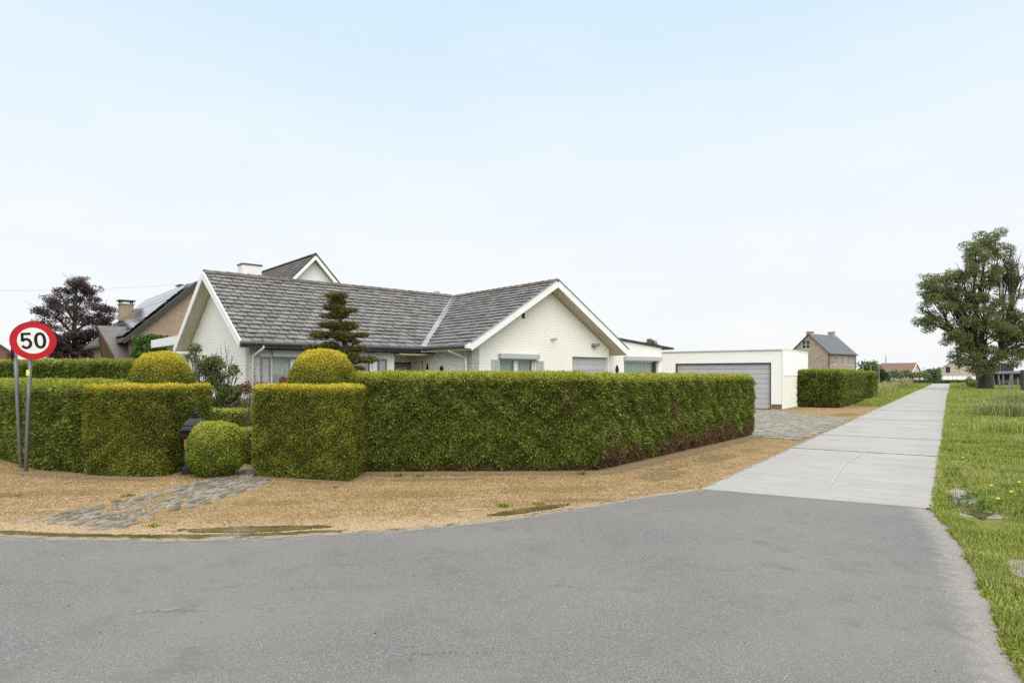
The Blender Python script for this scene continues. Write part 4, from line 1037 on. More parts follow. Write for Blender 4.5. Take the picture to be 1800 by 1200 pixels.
# ------------------------------------------------------------------ generic gabled house
def gable_house(name, label, fr, Wd, Ln, ze, zr, wmat, rmat, over=.3, gable_holes=(), front_holes=(), trim=None, thick=.14):
    """local x: length (eaves side y=0 faces the viewer), local y: gable width; left gable at x=0"""
    root = empty(name, (fr.x, fr.y, 0), fr.a, label, 'house')
    mb = MB(); s = (zr-ze)/(Wd/2)
    wall(mb, (0, 0), (Ln, 0), [(0, ze), (Ln, ze)], front_holes); wall(mb, (Ln, Wd), (0, Wd), [(0, ze), (Ln, ze)])
    wall(mb, (0, Wd), (0, 0), [(0, ze), (Wd/2, zr-.02), (Wd, ze)], gable_holes); wall(mb, (Ln, 0), (Ln, Wd), [(0, ze), (Wd/2, zr-.02), (Wd, ze)])
    mb.build('wall', wmat, root); mb = MB(); o = over
    for sg, y0 in ((1, -o), (-1, Wd+o)):
        e = [(-o, y0, ze-s*o), (Ln+o, y0, ze-s*o), (Ln+o, Wd/2, zr), (-o, Wd/2, zr)]
        mb.prism(e, (0, 0, thick))
    mb.build('roof', rmat, root)
    if trim:
        for x in (-o-.03, Ln+o+.03):
            mb = MB(); mb.bar((x, -o, ze-s*o), (x, Wd/2, zr), .05, .22); mb.bar((x+.001, Wd+o, ze-s*o), (x+.001, Wd/2, zr), .05, .22); mb.build('bargeboard', trim, root)
    return root
def win_simple(root, p0, d, s0, s1, z0, z1, frame='white_paint', panes=2, bars=1, fw=.07):
    return window(root, p0, d, s0, s1, z0, z1, panes, .06, fw, frame=frame, bars=bars, cur=False, glass='dark_glass', muntin=.07)
def chimney(root, x, y, z0, z1, sx_, sy_, mat, cap='dark_grey', n=1, cowl=True):
    mb = MB(); mb.box(x-sx_/2, x+sx_/2, y-sy_/2, y+sy_/2, z0, z1); mb.box(x-sx_/2-.05, x+sx_/2+.05, y-sy_/2-.05, y+sy_/2+.05, z1, z1+.08)
    o = mb.build('chimney', mat, root); mb = MB()
    if not cowl: mb.box(x-sx_/2-.03, x+sx_/2+.03, y-sy_/2-.03, y+sy_/2+.03, z1+.08, z1+.14); mb.build('chimney_cap', M[cap], o); return o
    for a in (-1, 1):
        for b in (-1, 1): mb.box(x+a*sx_*.42-.04, x+a*sx_*.42+.04, y+b*sy_*.42-.04, y+b*sy_*.42+.04, z1+.08, z1+.24)
    mb.box(x-sx_/2-.1, x+sx_/2+.1, y-sy_/2-.1, y+sy_/2+.1, z1+.24, z1+.31); mb.build('chimney_cap', M[cap], o); return o

# two-storey brick house up the lane
B1 = Frame(51.85, 105, radians(37))
b1 = gable_house('brick_house', 'two storey pale brick house with grey roof and two chimneys, behind the garage hedge', B1, 6.9, 8.9, 5.4, 8.6, M['pale_brick'], M['blue_slate'], .25,
    [(2.2, 3.6, 6.2, 7.6), (1.3, 2.2, 1.9, 2.9), (4.4, 5.6, 1.6, 2.4)], [(s, s+.75, 3.5, 5.0) for s in (.6, 1.9, 4.0, 6.4, 7.7)]+[(s, s+.75, 1.0, 2.2) for s in (.6, 1.9, 4.0, 6.4, 7.7)])
for s in (.6, 1.9, 4.0, 6.4, 7.7):
    win_simple(b1, (0, 0), (1, 0), s, s+.75, 3.5, 5.0); win_simple(b1, (0, 0), (1, 0), s, s+.75, 1.0, 2.2)
for s0, s1, z0, z1 in ((2.2, 3.6, 6.2, 7.6), (1.3, 2.2, 1.9, 2.9), (4.4, 5.6, 1.6, 2.4)): win_simple(b1, (0, 6.9), (0, -1), s0, s1, z0, z1, bars=1)
chimney(b1, .35, 3.45, 7.8, 8.95, .6, 1.0, M['pale_brick'], cowl=False); chimney(b1, 7.6, 3.45, 7.8, 9.2, .6, 1.0, M['pale_brick'], cowl=False)
mb = MB(); mb.tube([(-.2, -.32, 5.2), (9.1, -.32, 5.2)], .08, 6); mb.tube([(8.8, -.12, 5.2), (8.8, -.12, 0)], .05, 6); mb.build('gutter', M['dark_grey'], b1)
mb = MB(); wall(mb, (8.95, 2), (11.5, 2), [(0, 2.8), (9, 2.8)]); wall(mb, (11.5, 2), (11.5, 6), [(0, 2.8), (9, 2.8)]); mb.build('side_wing', M['pale_brick'], b1)
mb = MB(); mb.prism([(8.95, 1.6, 2.7), (11.9, 1.6, 2.7), (9.6, 4, 5.0), (8.95, 4, 5.0)], (0, 0, .1)); mb.prism([(11.9, 1.6, 2.7), (11.9, 6.4, 2.7), (9.6, 4, 5.0)], (0, 0, .1)); mb.build('side_wing_roof', M['blue_slate'], b1)

# long low house with red roof
x2, y2 = at(1541, 0, 150)[0], 150
B2 = Frame(x2, y2, radians(-50))
b2 = gable_house('farmhouse', 'long low farmhouse with a red tiled roof in the distance, left of the lane end', B2, 6.2, 7.2, 2.3, 4.5, M['pink_brick'], M['red_tile'], .2, trim=M['white_paint'])
mb = MB()
B2d = b2
mb.box(-2.2, -.01, .5, 5, 0, 2.0); mb.build('annex', M['pink_brick'], b2)
fx = MB(); fx.tube([(2.7, -2, 0), (2.7, -2, 6.2)], .10, 8); fxo = fx.build('flue_pole', M['zinc']); fxo.location = (B2.x, B2.y, 0); fxo.rotation_euler = (0, 0, B2.a)
tag(fxo, 'thin pale pole standing in front of the red roofed farmhouse', 'pole')
# pale gabled house behind the tree
B3 = Frame(at(1652, 0, 158)[0], 158, radians(-37))
b3 = empty('gabled_house', (B3.x, B3.y, 0), B3.a, 'pale pinkish brick gabled house at the end of the lane, behind the white fence', 'house')
mb = MB(); wall(mb, (0, 0), (8.4, 0), [(0, 3.2), (3.2, 5.7), (4.2, 6.4), (8.4, 3.2)], [(1.2, 2.1, 2.4, 3.9), (4.9, 6, .8, 1.3), (6.5, 7.6, .8, 1.3)]); wall(mb, (8.4, .3), (8.4, 12), [(0, 3.2), (20, 3.2)]); wall(mb, (0, 12), (0, .3), [(0, 3.2), (20, 3.2)])
mb.build('wall', M['pink_brick'], b3)
mb = MB(); mb.prism([(-.2, -.2, 3.1), (4.2, -.2, 6.45), (4.2, 12, 6.45), (-.2, 12, 3.1)], (0, 0, .1)); mb.prism([(8.6, -.2, 3.1), (4.21, -.2, 6.45), (4.21, 12, 6.45), (8.6, 12, 3.1)], (0, 0, .1)); mb.build('roof', M['blue_slate'], b3)
win_simple(b3, (0, 0), (1, 0), 1.2, 2.1, 2.4, 3.9, 'dark_grey'); win_simple(b3, (0, 0), (1, 0), 4.9, 6, .8, 1.3, 'dark_grey', bars=0); win_simple(b3, (0, 0), (1, 0), 6.5, 7.6, .8, 1.3, 'dark_grey', bars=0)
mb = MB(); mb.box(-1.2, -.01, 1, 5, 0, 2.4); mb.build('lean_to', M['pink_brick'], b3)
# black barn
bb = at(1744, 0, 118); B4 = Frame(bb[0]-1.2, 118, radians(-38))
b4 = empty('barn', (B4.x, B4.y, 0), B4.a, 'dark grey flat sided barn right of the big tree trunk', 'barn')
mb = MB(); mb.prism([(-1.5, 0, 0), (4.1, 0, 0), (4.1, 0, 3.8), (2.2, 0, 4.0), (.2, 0, 4.4), (-1.5, 0, 3.6)], (0, 7, 0)); mb.build('body', M['black_barn'], b4)
mb = MB(); mb.box(2.15, 2.21, -.03, 0, 0, 3.9); mb.box(-.2, .5, -.05, -.002, 2.7, 3.3); mb.build('trim', M['zinc'], b4)
b5 = empty('shed', (at(1762, 0, 100)[0], 100, 0), 0, 'low black open shed behind the field fence, right of the barn', 'shed')
mb = MB(); mb.prism([(-.6, 0, 1.9), (7, 0, 2.1), (7, 4, 2.4), (-.6, 4, 2.2)], (0, 0, .12)); mb.build('roof', M['black_barn'], b5)
mb = MB(); mb.box(-.5, 6.9, 3.8, 3.9, 0, 2.1); mb.box(-.5, 6.9, 0, .05, .5, 1.0)
for k in range(5): mb.box(-.5+k*1.7, -.38+k*1.7, .06, .16, 0, 1.95)
mb.build('frame', M['black_barn'], b5)
# white fence and low hedge at the end of the lane
wf = empty('fence', (at(1600, 0, 150)[0], 150, 0), 0, 'long low white panel fence at the far end of the lane', 'fence')
mb = MB(); n = 22
for k in range(n): mb.box(k*1.1, k*1.1+1.06, 0, .05, .25, 1.6)
mb.build('panel', M['white_paint'], wf); mb = MB()
for k in range(n+1): mb = MB(); mb.box(k*1.1-.06, k*1.1+.04, -.04, 0.0, 0, 1.7); mb.build('post', M['grey_light'], wf)
hx = at(1642, 0, 138)[0]
hedge('low trimmed hedge across the far end of the lane, in front of the white fence', [([(hx, 138), (hx+12, 137), (hx+12, 138.2), (hx, 139.2)], .6)], 'dark_far', 'box', 60, .30, .1, 0, cam_cull=False)
hx = at(1608, 0, 138)[0]
hedge('low trimmed hedge left of the far lane end, in front of the white fence', [([(hx, 138), (hx+3.6, 138), (hx+3.6, 139.2), (hx, 139.2)], .6)], 'dark_far', 'box', 60, .30, .1, 0, cam_cull=False)

# ------------------------------------------------------------------ neighbours on the left
# brown brick house with solar panels: gable plane along house axis x, ridge running back
NB = Frame(-19.4, 33.0, HA)
nb = empty('brick_house', (NB.x, NB.y, 0), HA, 'brown brick house with solar panels on its steep roof, left of the bungalow', 'house')
nr = .95; nze = 3.93-.05; hwid = 2.95; nzr = nze+nr*hwid; nln = 12.5
mb = MB(); wall(mb, (0, 0), (2*hwid, 0), [(0, nze-.1), (hwid, nzr-.1), (2*hwid, nze-.1)], [(2.35, 3.6, 3.3, 4.4), (.2, .8, 0, 2.2)]); wall(mb, (0, nln), (0, .3), [(0, nze-.15), (30, nze-.15)]); wall(mb, (2*hwid, .3), (2*hwid, nln), [(0, nze-.15), (30, nze-.15)]); wall(mb, (2*hwid, nln), (0, nln), [(0, nze-.1), (hwid, nzr-.1), (2*hwid, nze-.1)])
mb.build('wall', M['brown_brick'], nb)
win_simple(nb, (0, 0), (1, 0), 2.35, 3.6, 3.3, 4.4, 'dark_grey')
mb = MB(); mb.prism([(-.5, -.25, nze-.5*nr), (hwid, -.25, nzr), (hwid, nln+.3, nzr), (-.5, nln+.3, nze-.5*nr)], (0, 0, .14)); mb.prism([(2*hwid+.5, -.25, nze-.5*nr), (hwid, -.25, nzr), (hwid, nln+.3, nzr), (2*hwid+.5, nln+.3, nze-.5*nr)], (0, 0, .14))
mb.build('roof', M['brown_tile'], nb)
mb = MB(); mb.bar((-.55, -.29, nze-.5*nr-.02), (hwid, -.29, nzr-.02), .05, .2); mb.build('bargeboard', M['dark_wood'], nb)
# panels
sp = V3((1, 0, nr)).normalized(); pn = V3((-nr, 0, 1)).normalized()
for c in range(6):
    for r in range(3):
        if c >= 5 and r < 1: continue
        o0 = V3((-.35, .05, nze-.35*nr))+pn*.22+V3((0, 1, 0))*(c*1.7)+sp*(r*1.43+.05)
        mb = MB(); mb.prism([o0, o0+V3((0, 1.64, 0)), o0+V3((0, 1.64, 0))+sp*1.38, o0+sp*1.38], pn*.04); mb.build('solar_panel', M['solar'], nb)
cf = Frame(NB.x, NB.y, HA)
def to_local(fr, x, y): dx, dy = x-fr.x, y-fr.y; return (dx*cos(fr.a)+dy*sin(fr.a), -dx*sin(fr.a)+dy*cos(fr.a))
p = at(221.5, 527, 42); lx, ly = to_local(NB, p[0], p[1]); chimney(nb, lx, ly, 3.5, p[2]-.35, .75, .75, M['brown_brick'])
p = at(326, 508, 38.5); lx, ly = to_local(NB, p[0], p[1]); chimney(nb, lx, ly, 5, p[2]-.1, .7, .7, M['brown_brick'])
# cross gable toward the left: ridge runs along -x
q0 = to_local(NB, *at(176, 574, 33.5)[:2]); q1 = to_local(NB, *at(232, 576, 36)[:2])
zq = zat(574, 33.5); yq = (q0[1]+q1[1])/2; xq = q0[0]; wq = 2.3; zq_e = zq-wq*1.05
mb = MB(); mb.prism([(xq, yq, zq), (2.0, yq, zq), (2.0, yq-wq, zq_e), (xq+.8, yq-wq, zq_e)], (0, 0, .12)); mb.prism([(xq, yq+.01, zq), (2.0, yq+.01, zq), (2.0, yq+wq*1.25, zq_e-.6), (xq+.8, yq+wq*1.25, zq_e-.6)], (0, 0, .12))
# low front lean-to roof
mb.prism([(xq+1.3, yq-wq+.35, zq_e+.15), (.3, yq-wq+.35, zq_e+.15), (.3, -.6, zq_e-1.0), (xq+1.7, -.6, zq_e-1.0)], (0, 0, .12))
mb.build('wing_roof', M['grey_tile'], nb)
mb = MB(); mb.prism([(xq+.05, yq, zq-.05), (xq+.85, yq-wq, zq_e-.05), (xq+.85, yq+wq*1.25, zq_e-.65)], (.6, 0, -.02)); mb.build('wing_soffit', M['brown_wood'], nb)
mb = MB(); wall(mb, (xq+1.6, yq+wq), (xq+1.6, yq-wq+.3), [(0, zq_e-.3), (wq, zq-.5), (2*wq-.3, zq_e-.1)]); wall(mb, (xq+1.9, 0), (0, 0), [(0, zq_e-1.3), (20, zq_e-1.3)], th=-.2); wall(mb, (xq+1.8, yq-wq+.6), (0, yq-wq+.6), [(0, zq_e-.1), (20, zq_e-.1)], th=.2)
mb.build('wing_wall', M['brown_brick'], nb)
# red brick end far left
fl_ = Frame(*at(-70, 0, 45)[:2], radians(0))
fo = gable_house('outbuilding', 'red brown brick outbuilding at the left edge behind the speed sign', Frame(*at(21, 0, 44)[:2], radians(127)), 8, 6, 3.2, 6.4, M['red_brick'], M['brown_tile'], .15)
# white house whose gable shows over the ridge
pw = at(549, 452, 40); NW = Frame(pw[0]-4.2*cos(HA), pw[1]-4.2*sin(HA), HA); hw2 = 4.2; zr2 = pw[2]; ze2 = zr2-hw2*1.06
nw = empty('white_house', (NW.x, NW.y, 0), HA, 'tall white house whose gable and brown roof rise behind the bungalow ridge', 'house')
mb = MB(); wall(mb, (0, 0), (2*hw2, 0), [(0, ze2), (hw2, zr2-.12), (2*hw2, ze2)]); wall(mb, (0, 9), (0, .3), [(0, ze2), (30, ze2)]); wall(mb, (2*hw2, .3), (2*hw2, 9), [(0, ze2), (30, ze2)]); wall(mb, (2*hw2, 9), (0, 9), [(0, ze2), (hw2, zr2-.12), (2*hw2, ze2)])
mb.build('wall', plain('white_render', (.72, .73, .74), .7, 0, .03), nw)
mb = MB(); s2 = 1.06
mb.prism([(-.4, -.45, ze2-.4*s2), (hw2, -.45, zr2), (hw2, 9.4, zr2), (-.4, 9.4, ze2-.4*s2)], (0, 0, .06)); mb.prism([(2*hw2+.4, -.45, ze2-.4*s2), (hw2, -.45, zr2), (hw2, 9.4, zr2), (2*hw2+.4, 9.4, ze2-.4*s2)], (0, 0, .06)); mb.build('roof_deck', M['white_paint'], nw)
q = V3((1, 0, s2)).normalized(); sl2 = (hw2+.4)*sqrt(1+s2*s2)
tiles('roof_tiles', nw, (-.4, 9.4, ze2-.4*s2+.06), (0, -1, 0), q, 9.85, sl2, .30, .33, M['brown_tile'], [((0, -.45, 0), (0, -1, 0)), ((hw2, 0, 0), (1, 0, 0))], th=.035, seed=8, cut=.02, lift=.04)
tiles('roof_tiles', nw, (2*hw2+.4, -.45, ze2-.4*s2+.06), (0, 1, 0), (-q[0], 0, q[2]), 9.85, sl2, .30, .33, M['brown_tile'], [((0, -.45, 0), (0, -1, 0)), ((hw2, 0, 0), (-1, 0, 0))], th=.035, seed=9, cut=.02, lift=.04)
ridge(nw, (hw2, -.5, zr2+.14), (hw2, 9.4, zr2+.14), M['brown_tile'], .4, .14)
mb = MB(); mb.bar((-.4, -.49, ze2-.4*s2-.03), (hw2, -.49, zr2-.03), .05, .24); mb.bar((2*hw2+.4, -.491, ze2-.4*s2-.03), (hw2, -.491, zr2-.03), .05, .24); mb.build('bargeboard', M['white_paint'], nw)
mb = MB(); mb.bar((-.4, -.50, ze2-.4*s2+.14), (hw2, -.50, zr2+.14), .08, .09); mb.bar((2*hw2+.4, -.501, ze2-.4*s2+.14), (hw2, -.501, zr2+.14), .08, .09); mb.build('verge_tile', M['dark_grey'], nw)
p = at(441, 468, 43); lx, ly = to_local(NW, p[0], p[1])
mb = MB(); mb.box(lx-.7, lx+.55, ly-.45, ly+.45, 3, p[2]); ch = mb.build('chimney', M['white_brick2'], nw); mb = MB(); mb.box(lx-.75, lx+.6, ly-.5, ly+.5, p[2], p[2]+.09); mb.build('chimney_cap', M['dark_grey'], ch)

# ------------------------------------------------------------------ trees
def blob_leaves(blobs, n, mat, ln, wd, parent, thr=-.1, cell=1.2, down=0., seed=1, shell=.55, flat=1., name='crown', lit=0., strand=1):
    vol = np.array([b[3]*b[4]*b[5] for b in blobs]); cnt = (n*vol/vol.sum()).astype(int); PP = []; HH = []
    for b, c in zip(blobs, cnt):
        u_ = unit(rng.normal(size=(c, 3))); rad = rng.random(c)**(1/3*shell+.05)
        q = u_*rad[:, None]*np.array([b[3], b[4], b[5]])*(1+.16*vn(u_, 4, b[0])[:, None])
        PP.append(q+np.array(b[:3])); HH.append(u_)
    P = np.concatenate(PP); U = np.concatenate(HH)
    k = vn(P, cell, seed)+.35*vn(P, cell*2.7, seed+3)+rng.normal(size=len(P))*.12 > thr; P, U = P[k], U[k]
    if strand > 1:
        m = len(P); dr = unit(U*np.array([1, 1, .2])*.7+rng.normal(size=(m, 3))*.35); PS = []; US = []; cur = P.copy(); Ls = rng.uniform(.6, 1.4, m)[:, None]
        for j in range(strand):
            PS.append(cur+rng.normal(size=(m, 3))*ln*.12); US.append(dr); dr = unit(dr+np.array([0, 0, -.32])); cur = cur+dr*ln*.55*Ls
        P = np.concatenate(PS); U = np.concatenate(US)
    m = len(P); D = U*(.5 if strand == 1 else 1.)+rng.normal(size=(m, 3))*(.7 if strand == 1 else .5)+np.array([0, 0, -down]); D[:, 2] *= flat
    l_ = ln*rng.uniform(.6, 1.4, m); V = leaves(P, D, l_, l_*wd)
    rn = np.clip(.45+.2*vn(P, cell*1.5, 9)+rng.normal(size=m)*.22+lit, 0, 1)
    return np_mesh(name, V, 4, M[mat], parent, {'rn': rn, 'k': np.zeros(m), 'br': np.zeros(m)})
def limb(mb, p, q, r0, r1, bend=.15, n=6, sides=6, rr=random):
    p, q = V3(p), V3(q); L_ = (q-p).length; o = V3((rr.uniform(-1, 1), rr.uniform(-1, 1), rr.uniform(-.3, .6)))*bend*L_; pts = []
    for i in range(n+1):
        t = i/n; pts.append(p.lerp(q, t)+o*sin(pi*t)+V3((rr.uniform(-1, 1), rr.uniform(-1, 1), 0))*.02*L_*(0 < i < n))
    mb.tube(pts, [r0+(r1-r0)*(i/n) for i in range(n+1)], sides); return pts
def clumps(blobs, n, rad, fz=.7, seed=1):
    g = np.random.default_rng(seed); w_ = np.array([(b[3]*b[4]*b[5])**.67 for b in blobs]); ii = g.choice(len(blobs), n, p=w_/w_.sum()); out = []
    for i in ii:
        b = blobs[i]; u = g.normal(size=3); u /= np.linalg.norm(u); q = g.uniform(.35, 1.0); k = rad*g.uniform(.55, 1.35)
        out.append((b[0]+u[0]*b[3]*q, b[1]+u[1]*b[4]*q, b[2]+u[2]*b[5]*q, k*g.uniform(.8, 1.3), k, k*fz))
    return out
# the big tree by the lane
TY = 78.0
root = empty('willow_tree', (*at(1732, 0, TY)[:2], 0), 0, 'big leafy willow with a thick short trunk on the grass right of the lane', 'tree')
tx = at(1732, 0, TY)[0]
def TB(u, v, ru, rv, dy=0): 
    x, y, z = at(u, v, TY+dy); k = (TY+dy)/F; return (x-tx, dy, z, ru*k, ru*k*.8, rv*k)
blobs = [TB(1741, 432, 34, 26), TB(1716, 446, 24, 24, -1), TB(1762, 455, 26, 32, 1), TB(1690, 478, 28, 24, -1), TB(1730, 480, 42, 30), TB(1770, 500, 24, 34, 1),
         TB(1632, 502, 25, 22, -1), TB(1662, 500, 26, 26), TB(1622, 545, 18, 14, 1), TB(1650, 535, 36, 28, -1), TB(1690, 530, 42, 36, 0), TB(1735, 540, 44, 36, -1.5), TB(1790, 560, 30, 26, 0),
         TB(1640, 568, 30, 12, 0), TB(1690, 580, 34, 36, -1), TB(1735, 585, 42, 40, -1), TB(1785, 592, 34, 26, 0), TB(1820, 600, 34, 40, 1), TB(1692, 622, 26, 26, -1), TB(1725, 632, 34, 24, -1.5), TB(1765, 622, 28, 18, 0), TB(1800, 622, 20, 10), TB(1840, 560, 40, 40, 1), TB(1702, 642, 20, 12, -1.6), TB(1745, 640, 24, 14, -2), TB(1724, 648, 18, 12, -2.2), TB(1776, 636, 20, 12, -1)]
mb = MB(); rr = random.Random(3)
mb.tube([(0, 0, -.1), (.05, 0, .5), (-.1, 0, 2.2), (-.3, 0, 3.2)], [1.05, .80, .62, .52], 12); mb.tube([(.3, .2, .3), (.5, .1, 1.2), (.9, 0, 3.2), (2.4, 0, 5.0)], [.5, .45, .38, .28], 10)
for i, b in enumerate(blobs):
    base = (-.3, 0, 3.0) if b[0] < 1 else (2.0, 0, 4.6)
    pts = limb(mb, base, (b[0], b[1], b[2]), .27 if i % 3 else .34, .06, .10, 7, 6, rr)
    for k in range(4):
        e = (b[0]+rr.uniform(-1, 1)*b[3]*.8, b[1]+rr.uniform(-1, 1)*b[4]*.8, b[2]+rr.uniform(-.3, .9)*b[5])
        limb(mb, pts[rr.choice((3, 4, 5))], e, .09, .025, .12, 4, 4, rr)
for e in ((1795, 450), (1785, 432), (1798, 470), (1778, 440), (1806, 462), (1790, 488), (1770, 470)):
    x, y, z = at(e[0], e[1], TY); pts = limb(mb, (3.2, 0, 9.5), (x-tx, rr.uniform(-1, 1), z), .13, .03, .08, 6, 5, rr)
    for k in range(3): q_ = pts[rr.choice((3, 4, 5))]; limb(mb, q_, (q_.x+rr.uniform(-1.2, 1.6), q_.y, q_.z+rr.uniform(.8, 2)), .04, .012, .1, 3, 4, rr)
cl_ = clumps(blobs, 560, .60, .75, 3)
for c_ in cl_[::3]:
    b = min(blobs, key=lambda q: (q[0]-c_[0])**2+(q[1]-c_[1])**2+(q[2]-c_[2])**2); limb(mb, b[:3], c_[:3], .05, .015, .1, 4, 4, rr)
mb.build('trunk', M['bark'], root, smooth=True)
blob_leaves(cl_, 105000, 'tree', .22, .40, root, thr=-.55, cell=1.4, down=.2, seed=4, shell=.9)

# copper beech
TY2 = 46; root = empty('copper_beech', (*at(130, 0, TY2)[:2], 0), 0, 'dark purple leaved copper beech behind the speed sign', 'tree'); tx2 = at(130, 0, TY2)[0]
def TB2(u, v, ru, rv, dy=0): x, y, z = at(u, v, TY2+dy); k = (TY2+dy)/F; return (x-tx2, dy, z, ru*k, ru*k*.9, rv*k)
bl2 = [TB2(134, 500, 20, 20), TB2(110, 525, 30, 20), TB2(150, 520, 24, 20, 1), TB2(85, 545, 30, 16, -1), TB2(130, 550, 40, 24), TB2(182, 545, 24, 22), TB2(75, 572, 22, 18), TB2(120, 590, 42, 28, -1), TB2(170, 585, 36, 28), TB2(192, 572, 16, 18), TB2(130, 625, 50, 24), TB2(100, 610, 36, 24), TB2(165, 625, 30, 20)]
mb = MB(); rr = random.Random(5); mb.tube([(0, 0, 0), (.1, 0, 2), (0, 0, 5), (.2, 0, 7.6)], [.3, .24, .15, .05], 8)
for b in bl2:
    st = (0, 0, max(1.2, b[2]-1.6)); pts = limb(mb, st, b[:3], .10, .03, .08, 5, 5, rr)
    for k in range(7):
        e = (b[0]+rr.uniform(-1, 1)*b[3], b[1]+rr.uniform(-1, 1)*b[4], b[2]+rr.uniform(-.4, .9)*b[5]); limb(mb, pts[rr.choice((2, 3, 4))], e, .03, .008, .1, 4, 4, rr)
cl2 = clumps(bl2, 330, .42, .45, 7)
for c_ in cl2[::2]:
    b = min(bl2, key=lambda q: (q[0]-c_[0])**2+(q[1]-c_[1])**2+(q[2]-c_[2])**2); limb(mb, b[:3], c_[:3], .025, .008, .1, 4, 4, rr)
mb.build('trunk', M['bark'], root); blob_leaves(cl2, 60000, 'beech', .105, .5, root, thr=-.6, cell=1.9, down=.05, seed=2, shell=.9)

# ivy covered block between the neighbours and the bungalow
iv = at(259, 0, 29); hedge('bushy ivy green shrub wall between the brown house and the bungalow', [([(iv[0]-.68, 29), (iv[0]+.62, 28.6), (iv[0]+.8, 29.9), (iv[0]-.5, 30.2)], 3.42)], 'ivy', 'box', 1300, .12, .08, 0, rough=.08)

# cloud pruned conifer
CY = 14.3; cxp = at(600, 0, CY)[0]
root = empty('cloud_pruned_conifer', (cxp, CY, 0), 0, 'bronze tiered conifer pruned into flat pads, in front of the bungalow window', 'tree')
def PB(u0, u1, v0, v1, dy=0):
    x, y, z = at((u0+u1)/2, (v0+v1)/2, CY+dy); k = (CY+dy)/F; return (x-cxp, dy, z, (u1-u0)/2*k, min((u1-u0)/2*k*.8, .34), (v1-v0)/2*k*.78)
pads = [PB(573, 611, 514, 526), PB(577, 610, 525, 538, .05), PB(568, 606, 535, 545, -.05), PB(592, 630, 542, 550), PB(562, 590, 552, 560), PB(576, 612, 546, 562, .05), PB(560, 604, 566, 576, -.08), PB(596, 630, 564, 582), PB(545, 592, 583, 595), PB(578, 619, 581, 597, -.08),
        PB(622, 649, 585, 593), PB(534, 566, 606, 613), PB(564, 596, 600, 614), PB(598, 622, 608, 622), PB(624, 647, 608, 616), PB(612, 634, 596, 606), PB(620, 664, 627, 637), PB(608, 632, 618, 636), PB(622, 642, 643, 655), PB(590, 625, 590, 602), PB(580, 612, 572, 585)]
mb = MB(); rr = random.Random(9)
tk = [at(612, 665, CY), at(618, 640, CY), at(611, 615, CY), at(600, 590, CY), at(598, 560, CY), at(594, 535, CY), at(592, 520, CY)]; tk = [(x-cxp, 0, z) for x, y, z in tk]; tk[0] = (tk[0][0], 0, 0)
mb.tube([tk[0], (tk[0][0], 0, .9)]+tk[1:], [.09, .08, .07, .06, .05, .045, .03, .02], 8)
for b in pads:
    j = min(range(len(tk)), key=lambda i: abs(tk[i][2]-b[2]+.05)); limb(mb, tk[j], (b[0], b[1], b[2]-.03), .03, .012, .05, 4, 5, rr)
    for s_ in (-1, 1): limb(mb, (b[0], b[1], b[2]-.03), (b[0]+s_*b[3]*.8, b[1], b[2]-.01), .012, .004, .05, 3, 4, rr)
mb.build('trunk', M['bark'], root)
o = blob_leaves(pads, 26000, 'conifer', .052, .30, root, thr=-9, cell=6, down=-.25, seed=5, shell=.8, name='foliage_pads')

# loose shrub in front of the left gable
SY = 15.6; sxp = at(383, 0, SY)[0]
root = empty('shrub', (sxp, SY, 0), 0, 'loose tall garden shrub with bare top twigs against the left gable wall', 'shrub')
def SB(u, v, ru, rv, dy=0): x, y, z = at(u, v, SY+dy); k = (SY+dy)/F; return (x-sxp, dy, z, ru*k, ru*k, rv*k)
bl = [SB(343, 612, 12, 8), SB(335, 628, 11, 9), SB(360, 638, 22, 14), SB(372, 622, 9, 6), SB(380, 640, 14, 16), SB(365, 665, 26, 16), SB(390, 672, 16, 18), SB(410, 650, 9, 14), SB(417, 662, 8, 12), SB(405, 690, 22, 16), SB(385, 700, 22, 14), SB(425, 690, 10, 14), SB(420, 715, 16, 14), SB(398, 712, 24, 10)]
mb = MB(); rr = random.Random(12)
for b in bl:
    pts = limb(mb, (rr.uniform(-.12, .3), rr.uniform(-.1, .1), 0.02), b[:3], .022, .008, .08, 7, 5, rr)
    for k in range(5): limb(mb, pts[rr.choice((4, 5, 6))], (b[0]+rr.uniform(-1, 1)*b[3], b[1]+rr.uniform(-1, 1)*b[4]*.8, b[2]+rr.uniform(-.3, 1)*b[5]), .007, .003, .1, 3, 4, rr)
for u, v in ((396, 598), (402, 606), (388, 604), (412, 618), (398, 612), (407, 622), (382, 612), (414, 632)):
    x, y, z = at(u, v, SY); pts = limb(mb, (.15, 0, 1.0), (x-sxp, 0, z), .012, .003, .04, 6, 4, rr)
    for k in range(4): q_ = pts[rr.choice((3, 4, 5))]; limb(mb, q_, (q_.x+rr.uniform(-.1, .1), q_.y, q_.z+rr.uniform(.03, .13)), .004, .002, .1, 3, 4, rr)
mb.build('branches', M['twig'], root); blob_leaves(bl, 13000, 'shrub', .060, .5, root, thr=-.12, cell=6, down=0, seed=6, shell=.95, name='foliage')
